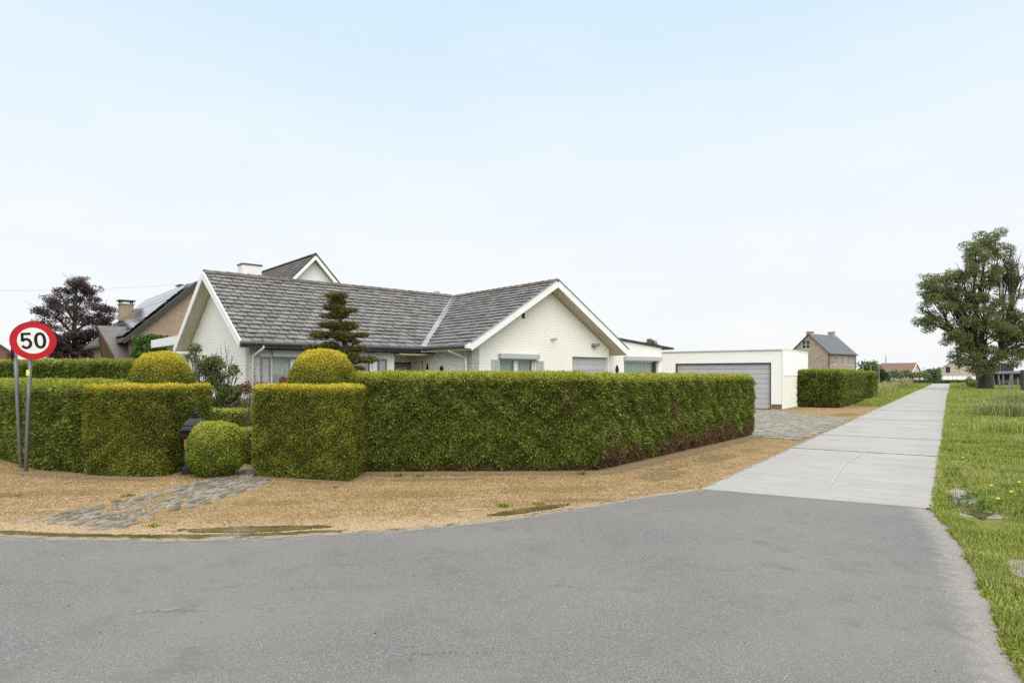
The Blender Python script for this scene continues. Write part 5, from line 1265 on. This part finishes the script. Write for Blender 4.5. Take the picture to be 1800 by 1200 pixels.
def small_shrub(label, u, v0, v1, ru, Y, mat, n=500, ln=.05, name='shrub', cat='shrub', thr=-.3):
    x = at(u, 0, Y)[0]; root = empty(name, (x, Y, 0), 0, label, cat); k = Y/F; zt, zb_ = zat(v0, Y), zat(v1, Y); rr = random.Random(int(u))
    b = [(0, 0, (zt+zb_)/2, ru*k, ru*k, (zt-zb_)/2), (ru*k*.4, .05, (zt*.4+zb_*.6), ru*k*.7, ru*k*.7, (zt-zb_)/3)]
    mb = MB()
    for i in range(7): limb(mb, (rr.uniform(-.04, .04), 0, 0), (rr.uniform(-.7, .7)*ru*k, rr.uniform(-.5, .5)*ru*k, zt-rr.random()*(zt-zb_)*.8), .012, .004, .06, 5, 4, rr)
    mb.build('stems', M['twig'], root); blob_leaves(b, n, mat, ln, .5, root, thr=thr, cell=8, seed=u, shell=.9, name='foliage'); return root
small_shrub('small reddish shrub just left of the right yew block', 438, 668, 690, 11, 14.5, 'red_leaf', 450)
small_shrub('reddish topped shrub in front of the left bungalow window', 500, 661, 676, 10, 13.6, 'red_leaf', 420, .04)
small_shrub('low red tinted shrub peeping over the yew block by the shutter', 459, 671, 680, 11, 14.0, 'red_leaf', 260, .04)
small_shrub('pale leaved plant tip above the hedge before the front door', 709, 645, 660, 7, 16.5, 'strap', 130, .05)
small_shrub('sprig of treetop showing above the sloping roof of the extension', 1142, 598, 612, 14, 34, 'shrub', 500, .16, 'bush')
# strap leaved plants behind the low box hedge
def strap_row():
    root = empty('lily_clump', (-5.6, 16.2, 0), 0, 'row of strappy pale green lily leaves behind the low box hedge', 'plant'); V = []; rn = []
    for i in range(420):
        x, y = rng.uniform(-1.6, 1.5), rng.uniform(-.3, .3); a = rng.uniform(0, 2*pi); l_ = rng.uniform(.35, .6); hgt = rng.uniform(.9, 1.16)
        pts = [V3((x, y, .55)), V3((x+cos(a)*.08, y+sin(a)*.05, hgt-.06)), V3((x+cos(a)*.2, y+sin(a)*.1, hgt)), V3((x+cos(a)*l_*.8, y+sin(a)*.2, hgt-.14))]; w0 = .014
        s_ = V3((-sin(a), cos(a), 0.3)).normalized()*w0
        for p_, q_ in zip(pts[:-1], pts[1:]): V.append([p_-s_, p_+s_, q_+s_, q_-s_]); rn.append(rng.random())
    V = np.array([[tuple(c) for c in q] for q in V]); n = len(V)
    np_mesh('leaves', V, 4, M['strap'], root, {'rn': np.array(rn), 'k': np.zeros(n), 'br': np.zeros(n)})
    mb = MB(); 
    for i in range(40): x, y = random.uniform(-1.6, 1.5), random.uniform(-.3, .3); mb.tube([(x, y, 0), (x, y, .7)], .012, 5)
    mb.build('stems', M['strap'], root)
strap_row()

# distant trees and bushes: (u, base half width, top v, Y, kind)
def far_bush(label, u, ru, vt, Y, mat, n, name='bush', cat='bush', ln=.35, lump=3, thr=-.35):
    x = at(u, 0, Y)[0]; k = Y/F; zt = zat(vt, Y); root = empty(name, (x, Y, 0), 0, label, cat); rr = random.Random(int(u*7+Y))
    b = [(0, 0, zt*.5, ru*k, ru*k*.7, zt*.5)]+[(rr.uniform(-.6, .6)*ru*k, 0, zt*rr.uniform(.4, .75), ru*k*.5, ru*k*.5, zt*.25) for _ in range(lump)]
    mb = MB(); mb.tube([(0, 0, 0), (0, 0, zt*.6)], [.12, .05], 6)
    for q_ in b[1:]: limb(mb, (0, 0, zt*.2), q_[:3], .05, .02, .05, 4, 4, rr)
    mb.build('trunk', M['bark'], root); blob_leaves(b, n, mat, ln, .6, root, thr=thr, cell=1.0, seed=u, shell=.8); return root
far_bush('round topped green tree right behind the two storey brick house', 1527, 22, 633, 145, 'far', 2200, 'tree', 'tree', .55)
far_bush('wide green tree between the brick house and the red roof', 1553, 12, 642, 155, 'far', 900, 'tree', 'tree', .5)
far_bush('dense green bushes between the red roofed farmhouse and the pale house', 1637, 14, 648, 150, 'far', 1300, ln=.5)
far_bush('thin grey green tree right of the red roof gable', 1617, 10, 645, 165, 'far', 300, 'tree', 'tree', .4, thr=.1)
far_bush('small tree immediately left of the pale gabled house', 1648, 6, 646, 150, 'far', 500, 'tree', 'tree', .4)
far_bush('pale flowering bush at the foot of the willow, on its left', 1712, 8, 668, 85, 'meadow', 500, ln=.22)
far_bush('cream blossom bush beside the far grass verge, left of the willow trunk', 1704, 6, 661, 95, 'meadow', 350, ln=.25)
far_bush('low dark shrub behind the hedge under the brick house gable', 1452, 10, 653, 60, 'red_leaf', 300, ln=.2)
hx, _, _ = at(1482, 0, 62)
dome('dark clipped bush rising above the garage hedge, before the brick house facade', 'clipped_shrub', (hx, 62), .68, 1.0, 1.2, 'dark_far', 'box', 500, .16, 0, cam_cull=False, sq=.5)
xa, xb = at(1495, 0, 95)[0], at(1560, 0, 95)[0]
hedge('dark hedge behind the meadow, right of the two storey brick house', [([(xa, 95), (xb, 97), (xb, 99), (xa, 97)], 2.2)], 'dark_far', 'box', 80, .30, .1, 0, cam_cull=False)
dome('dark pointed evergreen at the right end of the meadow hedge', 'evergreen', (at(1549, 0, 88)[0], 88), .9, 2.0, .5, 'dark_far', 'box', 160, .3, 0, cam_cull=False, sq=1.3)
# row of standard ball-headed trees
pt = empty('ball_tree', (0, 0, 0), 0, 'x', 'tree', 'small ball headed trees in the row before the red roofed farmhouse')
mb = MB(); mb.tube([(0, 0, 0), (0, 0, 1.3)], .05, 6); mb.build('trunk', M['bark'], pt)
blob_leaves([(0, 0, 1.75, .75, .75, .5)], 420, 'far', .28, .6, pt, thr=-9, seed=3)
LB = ['small ball headed tree in the row before the red roofed farmhouse']
for i, (u, Y, s_) in enumerate(((1560, 112, .9), (1571, 114, 1.15), (1582, 117, .95), (1592, 120, 1.2), (1604, 118, 1.0), (1616, 123, 1.05), (1628, 128, .95))):
    o = pt if i == 0 else copy_tree(pt); o.location = (at(u, 0, Y)[0], Y, 0); o.scale = (s_, s_, s_); o['label'] = LB[0]
# posts of the espalier wires
pp = empty('garden_post', (0, 0, 0), 0, 'x', 'post', 'thin poles carrying wires beyond the garage hedge')
mb = MB(); mb.tube([(0, 0, 0), (0, 0, 2.9)], .045, 6); mb.build('pole', M['zinc'], pp); mb = MB(); mb.tube([(0, 0, 2.9), (0, 0, 2.95)], .06, 6); mb.build('cap', M['dark_grey'], pp)
for i, u in enumerate((1503, 1517, 1531, 1545)):
    o = pp if i == 0 else copy_tree(pp); o.location = (at(u, 0, 70)[0], 70, 0); o['label'] = 'thin metal pole carrying wires, in the row beyond the garage hedge'
mb = MB()
for z in (1.6, 2.2, 2.8): mb.tube([(at(1503, 0, 70)[0], 70, z), (at(1545, 0, 70)[0], 70, z)], .008, 4)
tag(mb.build('wire', M['zinc']), 'thin wires strung between the metal poles beyond the garage hedge', 'wire')

# field fence right of the tree
fp = empty('fence_post', (0, 0, 0), 0, 'x', 'fence post', 'weathered wooden posts of the field fence')
mb = MB(); mb.tube([(0, 0, -.1), (.02, 0, .9), (0, 0, 1.75)], [.085, .08, .07], 7); mb.build('post', M['post_wood'], fp)
mb = MB(); mb.tube([(0, 0, 1.75), (0, 0, 1.77)], .06, 7); mb.build('post_top', M['zinc'], fp)
rr = random.Random(2)
spots = [(1758, 72, .12, 'leaning far left'), (1764, 71, .02, ''), (1772, 70, -.16, ''), (1779, 66, 0, ''), (1789, 68, 0, ''), (1748, 76, .1, '')]
labs = ['weathered fence post leaning right, third from the willow trunk', 'upright weathered fence post between two leaning ones', 'weathered fence post leaning left beside the tall upright one',
        'tallest pale upright fence post right of the leaning posts', 'short stout fence post next to the black post', 'weathered fence post nearest the willow trunk']
for i, ((u, Y, tilt, _), lb) in enumerate(zip(spots, labs)):
    o = fp if i == 0 else copy_tree(fp); o.location = (at(u, 0, Y)[0], Y, 0); o.rotation_euler = (0, -tilt, 0); o['label'] = lb
    s_ = 1.2 if i == 3 else (.85 if i == 4 else 1); o.scale = (1, 1, s_)
gp = empty('gate_post', (at(1798, 0, 64)[0], 64, 0), 0, 'thick black gate post at the right edge of the field fence', 'gate post')
mb = MB(); mb.box(-.14, .14, -.14, .14, 0, 2.2); mb.build('post', M['dark_wood'], gp, bevel=.03); mb = MB(); mb.box(-.17, .17, -.17, .17, 2.2, 2.27); mb.build('post_cap', M['dark_grey'], gp)
mb = MB(); mb.tube([(at(1748, 0, 76)[0], 76, 1.2), (at(1764, 0, 71)[0], 71, 1.15), (at(1779, 0, 66)[0], 66, 1.25), (at(1800, 0, 64)[0], 64, 1.2)], .012, 4); mb.tube([(at(1748, 0, 76)[0], 76, .7), (at(1779, 0, 66)[0], 66, .7), (at(1800, 0, 64)[0], 64, .7)], .012, 4)
tag(mb.build('fence_wire', M['zinc']), 'thin wire strung along the field fence posts beside the willow', 'wire')

# overhead cables at the left
def cable(u0, v0, u1, v1, Y0, Y1, label):
    a = V3(at(u0, v0, Y0)); b = V3(at(u1, v1, Y1)); pts = [a.lerp(b, i/16)-V3((0, 0, .5*sin(pi*i/16))) for i in range(17)]
    mb = MB(); mb.tube(pts, .009, 4); tag(mb.build('overhead_cable', M['zinc']), label, 'cable')
cable(-200, 505, 345, 498, 60, 60, 'thin overhead cable crossing the sky behind the copper beech')
cable(1730, 505, 2000, 500, 79, 95, 'thin overhead cable running right from the big willow crown')

# ------------------------------------------------------------------ signs
def speed_sign():
    bx, by = G(45, 829); root = empty('speed_sign', (bx, by, 0), 0, 'round red rimmed speed sign reading 50 on a leaning grey post', 'traffic sign')
    tx_, ty_, tz_ = at(53, 640, by); top = V3((tx_-bx, 0, tz_))
    mb = MB(); mb.tube([(0, 0, -.1), top*.995+V3((.0, .0, 0)), top+V3((.01, .0, .45))], .032, 12); mb.build('post', M['steel'], root, smooth=True)
    c = V3(at(58.5, 598.5, by-.06))-V3((bx, by, 0)); nrm = -V3((c.x+bx, c.y+by, 0)).normalized(); side = V3((-nrm.y, nrm.x, 0)); up = V3((0, 0, 1)); R_ = .328
    tl = radians(4)
    side_, up_ = side*cos(tl)+up*sin(tl), up*cos(tl)-side*sin(tl)
    def ring(mb, r0, r1, o0, o1, n=64):
        P_ = lambda r, t, o: c+side_*r*cos(t)+up_*r*sin(t)+nrm*o
        for i in range(n):
            a, b = 2*pi*i/n, 2*pi*(i+1)/n
            if r0 > 0:
                mb.quad(P_(r0, a, o1), P_(r1, a, o1), P_(r1, b, o1), P_(r0, b, o1)); mb.quad(P_(r0, b, o0), P_(r1, b, o0), P_(r1, a, o0), P_(r0, a, o0)); mb.quad(P_(r0, a, o0), P_(r0, a, o1), P_(r0, b, o1), P_(r0, b, o0))
            else: mb.add([c+nrm*o1, P_(r1, a, o1), P_(r1, b, o1)], [(0, 1, 2)]); mb.add([c+nrm*o0, P_(r1, b, o0), P_(r1, a, o0)], [(0, 1, 2)])
            mb.quad(P_(r1, a, o0), P_(r1, b, o0), P_(r1, b, o1), P_(r1, a, o1))
    mb = MB(); ring(mb, 0, R_, -.018, -.002); pl = mb.build('plate', M['steel'], root)
    mb = MB(); ring(mb, .228, R_, 0, .004); mb.build('red_rim', M['red_film'], pl)
    mb = MB(); ring(mb, 0, .227, 0, .003); mb.build('white_face', M['white_film'], pl)
    mb = MB(); ring(mb, R_+.0005, R_+.006, -.02, .008); mb.build('rim_edge', M['red_film'], pl)
    # digits drawn as bold strokes
    def stroke(pts, w_, closed=False):
        n = len(pts); mbx = []
        for i in range(n):
            a = V3((*pts[(i-1) % n if closed else max(i-1, 0)], 0)); b = V3((*pts[(i+1) % n if closed else min(i+1, n-1)], 0)); d = (b-a).normalized(); nn = V3((-d.y, d.x, 0)); mbx.append((V3((*pts[i], 0))+nn*w_/2, V3((*pts[i], 0))-nn*w_/2))
        return mbx
    DG = {}
    def put(mbx, closed, which):
        digs = DG.setdefault(which, MB())
        n = len(mbx)
        for i in range(n if closed else n-1):
            j = (i+1) % n; q_ = [mbx[i][0], mbx[j][0], mbx[j][1], mbx[i][1]]
            f_ = [c+side_*p_.x+up_*p_.y+nrm*.0045 for p_ in q_]; g_ = [p_+nrm*.0015 for p_ in f_]
            digs.add(f_+g_, [(4, 5, 6, 7), (0, 4, 7, 3), (1, 2, 6, 5), (0, 1, 5, 4), (3, 7, 6, 2)])
    h2 = .142; w0 = .058
    put(stroke([(.098+w0*1.1*sin(t)*abs(sin(t))**-.2 if abs(sin(t)) > 1e-3 else .098, (h2-.022)*cos(t)) for t in [2*pi*i/40+.01 for i in range(40)]], .046, True), True, 0)
    ox = -.100
    put(stroke([(ox+.070, h2-.021), (ox-.050, h2-.021)], .042), False, 5); put(stroke([(ox-.047, h2-.002), (ox-.056, -.006)], .040), False, 5)
    arc = [(ox-.058, .004)]+[(ox-.002+.062*cos(t), -.046+.076*sin(t)) for t in [radians(135-i*9) for i in range(33)]]
    put(stroke(arc, .044), False, 5)
    DG[5].build('digit', M['black_film'], pl); DG[0].build('digit', M['black_film'], pl)
    mb = MB(); k = V3(at(51.5, 655, by))-V3((bx, by, 0)); mb.box(k.x-.03, k.x+.03, -.036, -.033, k.z-.05, k.z+.05); mb.build('sticker', M['yellow'], root)
    mb = MB(); 
    for z in (2.15, 2.42): mb.box(top.x-.05, top.x+.05, -.045, .045, z-.02, z+.02)
    mb.build('clamp', M['steel'], root)
speed_sign()
bx, by = G(37.5, 822); root = empty('sign_post', (bx, by, 0), 0, 'grey post leaning left with its sign edge on, left of the speed sign', 'traffic sign')
t_ = V3(at(27, 622, by+.05))-V3((bx, by, 0)); mb = MB(); mb.tube([(0, 0, -.1), t_*.99, t_*1.10], .034, 12); mb.build('post', M['steel'], root, smooth=True)
mb = MB(); c_ = t_*1.03; tv = V3((-.57, .82, 0)); 
n = 32
for o_, m_ in ((0, 'steel'),):
    pts = [c_+V3((-.045, 0, 0))+V3((-.60, .80, 0))*.16*cos(2*pi*i/n)+V3((0, 0, .20*sin(2*pi*i/n))) for i in range(n)]; mb.prism(pts, V3((-.80, -.60, 0))*.02)
mb.build('plate', M['black_film'], root); mb = MB(); pts = [p_+V3((-.80, -.60, 0))*.022 for p_ in pts]; mb.prism(pts, V3((-.80, -.60, 0))*.004); mb.build('plate_face', M['red_film'], root)

# ------------------------------------------------------------------ black letterbox pillar
lx_, ly_ = at(344, 0, 11.25)[0], 11.25
root = empty('letterbox', (lx_, ly_, 0), radians(20), 'ornate black cast iron letterbox pillar between the left yew block and the round bush', 'letterbox')
zt = 1.12
def sq(mb, prof, c=(0, 0, 0)): mb.lathe([(r*1.414, z) for r, z in prof], c, 4, .5)
mb = MB(); sq(mb, [(.20, 0), (.20, .12), (.165, .15), (.165, .62), (.185, .66), (.185, .70)]); body = mb.build('body', M['black_iron'], root, bevel=.006)
mb = MB(); sq(mb, [(.195, .70), (.215, .74), (.235, .755), (.235, .78), (.20, .80), (.18, .83), (.19, .845), (.175, .87), (.15, .91), (.09, .955), (.05, .965)]); rf = mb.build('roof', M['black_iron'], root, bevel=.004)
mb = MB(); mb.lathe([(.03, .96), (.05, .985), (.028, 1.0), (.022, 1.02), (.058, 1.03), (.05, 1.05), (.024, 1.065), (.032, 1.085), (.02, 1.11), (.005, 1.13)], (0, 0, 0), 14); mb.build('finial', M['black_iron'], rf, smooth=True)
mb = MB()
for k in range(4): mb.box(-.16+k*.085, -.10+k*.085, -.178, -.166, .47, .60)
mb.box(-.12, .12, -.18, -.166, .62, .635); mb.box(-.12, .12, -.175, -.166, .2, .42); mb.build('relief', M['rust_red'], body)
mb = MB(); mb.box(-.11, .11, -.184, -.166, .555, .58); mb.build('slot', M['black_film'], body)

# ------------------------------------------------------------------ grass
def pip(P, poly):
    x, y = P[:, 0], P[:, 1]; c = np.zeros(len(P), bool); j = len(poly)-1
    for i in range(len(poly)):
        xi, yi = poly[i]; xj, yj = poly[j]; k = ((yi > y) != (yj > y)) & (x < (xj-xi)*(y-yi)/(yj-yi+1e-12)+xi); c ^= k; j = i
    return c
def blades(name, label, poly, zones, mat, excl=(), kind='stuff', lean=.35, dry=.2, bent=True, hf=None):
    """zones: (ymin,ymax,density,height,width)"""
    VV = []; RN = []; KK = []; BB = []
    xs = [p[0] for p in poly]
    for y0, y1, dn, h, wd in zones:
        x0, x1 = min(xs), max(xs); n = int((x1-x0)*(y1-y0)*dn); P = np.stack([rng.uniform(x0, x1, n), rng.uniform(y0, y1, n), np.zeros(n)], 1)
        P = P[pip(P, poly)]
        for e in excl: P = P[~(pip(P, e) & (rng.random(len(P)) < .93))]
        n = len(P); cl = vn(P, 2.4, 1.)*.6+vn(P, 6.5, 4.)*.4; big = vn(P, .6, 7.)
        P = P[rng.random(n) < .62+.4*cl+.1]; n = len(P); cl = vn(P, 2.4, 1.)*.6+vn(P, 6.5, 4.)*.4; big = vn(P, .6, 7.)
        hh = h*(.75+.45*cl+.25*big)*rng.uniform(.5, 1.4, n); hh = np.maximum(hh, h*.2)
        if hf is not None: q_ = hf(P); kk_ = rng.random(n) < q_*1.5; P, cl, big, hh = P[kk_], cl[kk_], big[kk_], (hh*np.clip(q_, .15, 1))[kk_]; n = len(P)
        a = rng.uniform(0, 2*pi, n); d = np.stack([np.cos(a), np.sin(a), np.zeros(n)], 1); s = np.stack([-np.sin(a), np.cos(a), np.zeros(n)], 1); s = unit(s*.8+np.array([[.8, -.5, 0]])*.4)
        ln = (lean*rng.uniform(.2, 1.7, n))[:, None]; up = np.array([0, 0, 1.]); w_ = (wd*rng.uniform(.6, 1.3, n))[:, None]; H_ = hh[:, None]
        m = P+up*H_*.6+d*H_*ln*.35; t = P+up*H_*(1-.3*np.minimum(ln, 1))+d*H_*ln
        VV.append(np.stack([P-s*w_/2, P+s*w_/2, m+s*w_*.4, m-s*w_*.4], 1)); VV.append(np.stack([m-s*w_*.4, m+s*w_*.4, t+s*w_*.06, t-s*w_*.06], 1))
        rn = np.clip(.5-.25*cl+rng.normal(size=n)*.2, 0, 1); kk = np.clip(big*.5+.1+rng.normal(size=n)*.25, 0, 1)*dry*2; b_ = (rng.random(n) < .04)*.9
        RN += [rn, rn]; KK += [kk, kk]; BB += [b_, b_]
    V = np.concatenate(VV); o = np_mesh(name, V, 4, M[mat], None, {'rn': np.concatenate(RN), 'k': np.concatenate(KK), 'br': np.concatenate(BB)})
    tag(o, label, 'grass' if kind == 'stuff' else 'plant', None, kind if kind else None); return o
def road_r(s, off=0): return (CR0[0]+RD[0]*s+RP[0]*off, CR0[1]+RD[1]*s+RP[1]*off)
er = [p for p in edge_r if p[1] > 2.2][::-1]
verge = [(p[0]-.05, p[1]) for p in er]+[road_r(.1, -.02), road_r(60, -.02), road_r(60, 12), road_r(20, 7), (8.5, 7.5), (4.2, 2.2)]
mudp = [[G(u, v) for u, v in px] for px in ([(1656, 836), (1684, 834), (1712, 868), (1726, 890), (1762, 908), (1768, 934), (1730, 928), (1692, 912), (1668, 884)], [(1765, 985), (1815, 985), (1830, 1040), (1790, 1030)])]
blades('verge_grass', 'short green grass with tufts on the verge right of the lane', verge, [(y_, y_*1.15, 9500*min(1, (5/y_)**1.75), .060+.0042*y_, .0030+.00075*y_) for y_ in [2.2*1.15**i for i in range(24)]], 'grass', mudp, lean=.5)
tall = [road_r(13, 4.6), road_r(22, 4.4), road_r(34, 3.9), road_r(62, 4.6), road_r(62, 14), road_r(13, 7.5)]
blades('tall_grass', 'tall seeding grass and weeds at the right edge before the field fence', tall, [(12, 22, 420, .30, .012), (22, 34, 260, .42, .018), (34, 60, 110, .55, .035)], 'meadow', dry=.35, lean=.3, hf=lambda P: np.clip((((P[:, 0]-CR0[0])*RP[0]+(P[:, 1]-CR0[1])*RP[1])-4.0+.9*vn(P, .7, 2.))/2.2, .02, 1)*np.clip((P[:, 1]-13)/9, .1, 1))
far_v = [road_r(58, .05), road_r(165, .05), road_r(165, 16), road_r(58, 12)]
blades('far_verge_grass', 'far green verge beneath and beyond the willow', far_v, [(50, 90, 40, .25, .10), (90, 150, 14, .3, .2)], 'grass')
def road_l(s, off=0): return (CL0[0]+RD[0]*s-RP[0]*off, CL0[1]+RD[1]*s-RP[1]*off)
mead = [road_l(31, .05), road_l(160, .05), road_l(160, 3.0), road_l(31, 1.6)]
blades('left_verge_grass', 'mown grass strip along the left side of the lane beyond the gravel', mead, [(34, 60, 130, .12, .04), (60, 140, 30, .2, .12)], 'grass')
mead2 = [road_l(46, 1.7), road_l(140, 2.8), road_l(140, 16), road_l(46, 12)]
blades('meadow_grass', 'tall unmown meadow grass left of the lane beyond the hedges', mead2, [(44, 70, 60, .75, .06), (70, 130, 22, .9, .14)], 'meadow', dry=.4)
# weeds and flowers
def tuft(label, x, y, h, n, mat, name='grass_tuft', r=.25, wd=.014, dry=0.1):
    root_n = name; P = np.stack([rng.normal(size=n)*r*.4, rng.normal(size=n)*r*.4, np.zeros(n)], 1); a = rng.uniform(0, 2*pi, n)
    d = np.stack([np.cos(a), np.sin(a), np.zeros(n)], 1); s = np.stack([-np.sin(a), np.cos(a), np.zeros(n)], 1); H_ = (h*rng.uniform(.5, 1.2, n))[:, None]; ln = rng.uniform(.2, .9, n)[:, None]; up = np.array([0, 0, 1.])
    m = P+up*H_*.65+d*H_*ln*.3; t = P+up*H_*(1-.35*ln)+d*H_*ln; w_ = wd
    V = np.concatenate([np.stack([P-s*w_/2, P+s*w_/2, m+s*w_*.4, m-s*w_*.4], 1), np.stack([m-s*w_*.4, m+s*w_*.4, t+s*w_*.06, t-s*w_*.06], 1)])
    rn = rng.random(2*n); o = np_mesh(name, V, 4, M[mat], None, {'rn': rn, 'k': rng.random(2*n)*dry, 'br': np.zeros(2*n)}); o.location = (x, y, 0.005); return tag(o, label, 'weed')
for (u, v, h, n, r, mat, lb) in ((1763, 735, .75, 900, 1.1, 'meadow', 'big arching grass tussock on the verge, at the edge of the weeds'), (1775, 728, .8, 600, .8, 'shrub', 'dark leafy nettle clump behind the big grass tussock'), (1790, 765, .5, 700, 1.2, 'grass', 'leafy weed clump at the right edge below the grass tussock'),
        (1790, 712, .9, 600, 1.4, 'meadow', 'pale seeding grass clump in front of the gate post'), (1745, 708, .35, 300, .7, 'grass', 'low grass clump on the verge below the willow')):
    x, y = G(u, v); tuft(lb, x, y, h, n, mat, r=r, wd=.02 if y > 15 else .007)
for (u, v, h) in ((886, 891, .05), (947, 887, .04), (700, 838, .07), (1027, 834, .08), (735, 838, .05), (270, 925, .03), (225, 872, .04), (590, 857, .03)):
    x, y = G(u, v); o = tuft('low green weed growing in the gravel '+{886: 'above the dark puddle', 947: 'right of the dark puddle', 700: 'at the thuja hedge foot, nearest the yew', 1027: 'under the corner of the thuja hedge', 735: 'at the hedge foot, second from the yew', 270: 'beside the lower end of the cobbled path', 225: 'left of the cobbled path, below the yew', 590: 'in front of the right yew block'}[u], x, y, h, 60, 'box', 'weed', .10, .012)
# broad leaved weeds along the asphalt and lane edges
def edge_weeds():
    n = 2600; t = rng.random(n); ex = [p for p in edge_r if 2.6 < p[1] < 8.2]; L_ = len(ex)-1; base = []
    for q_ in t[:1500]: i = int(q_*L_); f_ = q_*L_-i; a, b = ex[i], ex[min(i+1, L_)]; base.append((a[0]+(b[0]-a[0])*f_+abs(rng.normal())*.12-.05, a[1]+(b[1]-a[1])*f_, .012))
    for q_ in t[1500:]: x, y = road_r(q_*9, 0); k_ = abs(rng.normal())*.10-.02; base.append((x+RP[0]*k_, y+RP[1]*k_, .02))
    base = np.array(base); k = vn(base, 5, 2.) > -.15; base = base[k]; m = len(base); P = np.repeat(base, 9, 0)+rng.normal(size=(m*9, 3))*np.array([.018, .018, .0]); D = rng.normal(size=(len(P), 3)); D[:, 2] = np.abs(D[:, 2])*.7+.15
    V = leaves(P, D, rng.uniform(.018, .045, len(P)), rng.uniform(.010, .018, len(P)), np.tile([0, 0, 1.], (len(P), 1)), .6); rn = np.clip(.5+rng.normal(size=len(P))*.25, 0, 1)
    tag(np_mesh('edge_weeds', V, 4, M['box'], None, {'rn': rn, 'k': rng.random(len(P))*.3, 'br': (rng.random(len(P)) < .06)*.8}), 'mat of small leafy weeds creeping over the road edge beside the verge', 'weeds', None, 'stuff')
edge_weeds()
def verge_weeds():
    n = 380; pts = []
    while len(pts) < n:
        s_ = rng.random()**1.5*38; x, y = road_r(s_, .15+rng.random()*(1.3+s_*.16)); pts.append((x, y, .02, .6+.03*s_))
    base = np.array(pts); k_ = 16; m = len(base); sc = np.repeat(base[:, 3], k_); P = np.repeat(base[:, :3], k_, 0)+rng.normal(size=(m*k_, 3))*np.array([.04, .04, .0])*sc[:, None]; D = rng.normal(size=(len(P), 3)); D[:, 2] = np.abs(D[:, 2])*.9+.35
    V = leaves(P, D, rng.uniform(.06, .14, len(P))*sc, rng.uniform(.02, .035, len(P))*sc, np.tile([0, 0, 1.], (len(P), 1)), .7)
    tag(np_mesh('verge_weeds', V, 4, M['ivy'], None, {'rn': np.clip(.55+rng.normal(size=len(P))*.25, 0, 1), 'k': np.zeros(len(P)), 'br': (rng.random(len(P)) < .04)*.8}), 'broad leaved dock and plantain weeds scattered through the verge grass', 'weeds', None, 'stuff')
verge_weeds()
for i, (u, v) in enumerate(((1776, 880), (1753, 893), (1692, 815), (1741, 868), (1790, 862))):
    x, y = G(u, v); mb = MB(); mb.tube([(0, 0, 0), (.01, 0, .12)], .003, 5); root = empty('dandelion', (x, y, 0), 0, ['yellow dandelion on the near verge, nearest the right edge of view', 'yellow dandelion on the near verge, beside the wet mud patch', 'lone yellow dandelion near the concrete lane edge', 'yellow dandelion on the verge between two others', 'yellow dandelion farthest right in the grass above the mud patches'][i], 'flower', 'dandelions in the verge')
    mb.build('stem', M['strap'], root); mb = MB(); mb.lathe([(.004, .115), (.022, .125), (.018, .135), (.004, .138)], (.01, 0, 0), 9); mb.build('flower_head', M['flower'], root)
# small white stones, leaves on the asphalt
mb = MB()
for _ in range(160):
    x, y = random.uniform(-5, 4.2), random.uniform(3.0, 7.6)
    if y > 6.4 or (x > 2.6 and y < 4.2): continue
    r_ = random.uniform(.003, .008); mb.lathe([(r_*.6, 0), (r_, r_*.5), (r_*.3, r_)], (x, y, .013), 5)
tag(mb.build('loose_grit', M['pebble']), 'scattered loose grit on the asphalt', 'grit', None, 'stuff')
# pebbles in the gravel
def pebbles():
    n = 60000; P = np.stack([rng.uniform(-8.5, 7, n), rng.uniform(6.4, 17, n), np.full(n, .006)], 1)
    pv = [(-9, 8.2)]+[(p[0], p[1]+.02) for p in edge_l if -8.5 < p[0]]+[road_l(0, .03), road_l(9, .05), (6.8, 18.2), (1.55, 11.45), (-2.6, 11.2), (-2.6, 10.3), (-4.4, 10.8), (-5.6, 10.9), (-7.2, 10.9), (-8.6, 11.6)]
    P = P[pip(P, pv)]; k = rng.random(len(P)) < np.clip(1.25-P[:, 1]/16, .25, 1); P = P[k]; m = len(P); r = rng.uniform(.005, .013, m)[:, None]
    a = rng.uniform(0, 2*pi, m); e1 = np.stack([np.cos(a), np.sin(a), np.zeros(m)], 1)*r; e2 = np.stack([-np.sin(a), np.cos(a), np.zeros(m)], 1)*r*rng.uniform(.6, 1, m)[:, None]; up = np.array([0, 0, .75])*r
    ring = [P+e1, P+e2, P-e1, P-e2]; T = P+up; V = np.stack([np.stack([ring[i], ring[(i+1) % 4], T], 1) for i in range(4)], 1).reshape(-1, 3, 3)
    # weld per pebble so each one is an island
    me = bpy.data.meshes.new('gravel_stones'); vs = np.stack(ring+[T], 1).reshape(-1, 3); base = (np.arange(m)*5)[:, None, None]
    idx = (np.array([[0, 1, 4], [1, 2, 4], [2, 3, 4], [3, 0, 4]])[None]+base).reshape(-1).astype(np.int32); nf = m*4
    me.vertices.add(len(vs)); me.vertices.foreach_set('co', vs.astype(np.float32).ravel()); me.loops.add(nf*3); me.loops.foreach_set('vertex_index', idx)
    me.polygons.add(nf); me.polygons.foreach_set('loop_start', np.arange(0, nf*3, 3, dtype=np.int32)); me.polygons.foreach_set('loop_total', np.full(nf, 3, dtype=np.int32)); me.update(calc_edges=True)
    me.materials.append(M['pebble']); tag(link('gravel_stones', me), 'loose tan stones scattered over the gravel verge', 'gravel', None, 'stuff')
pebbles()
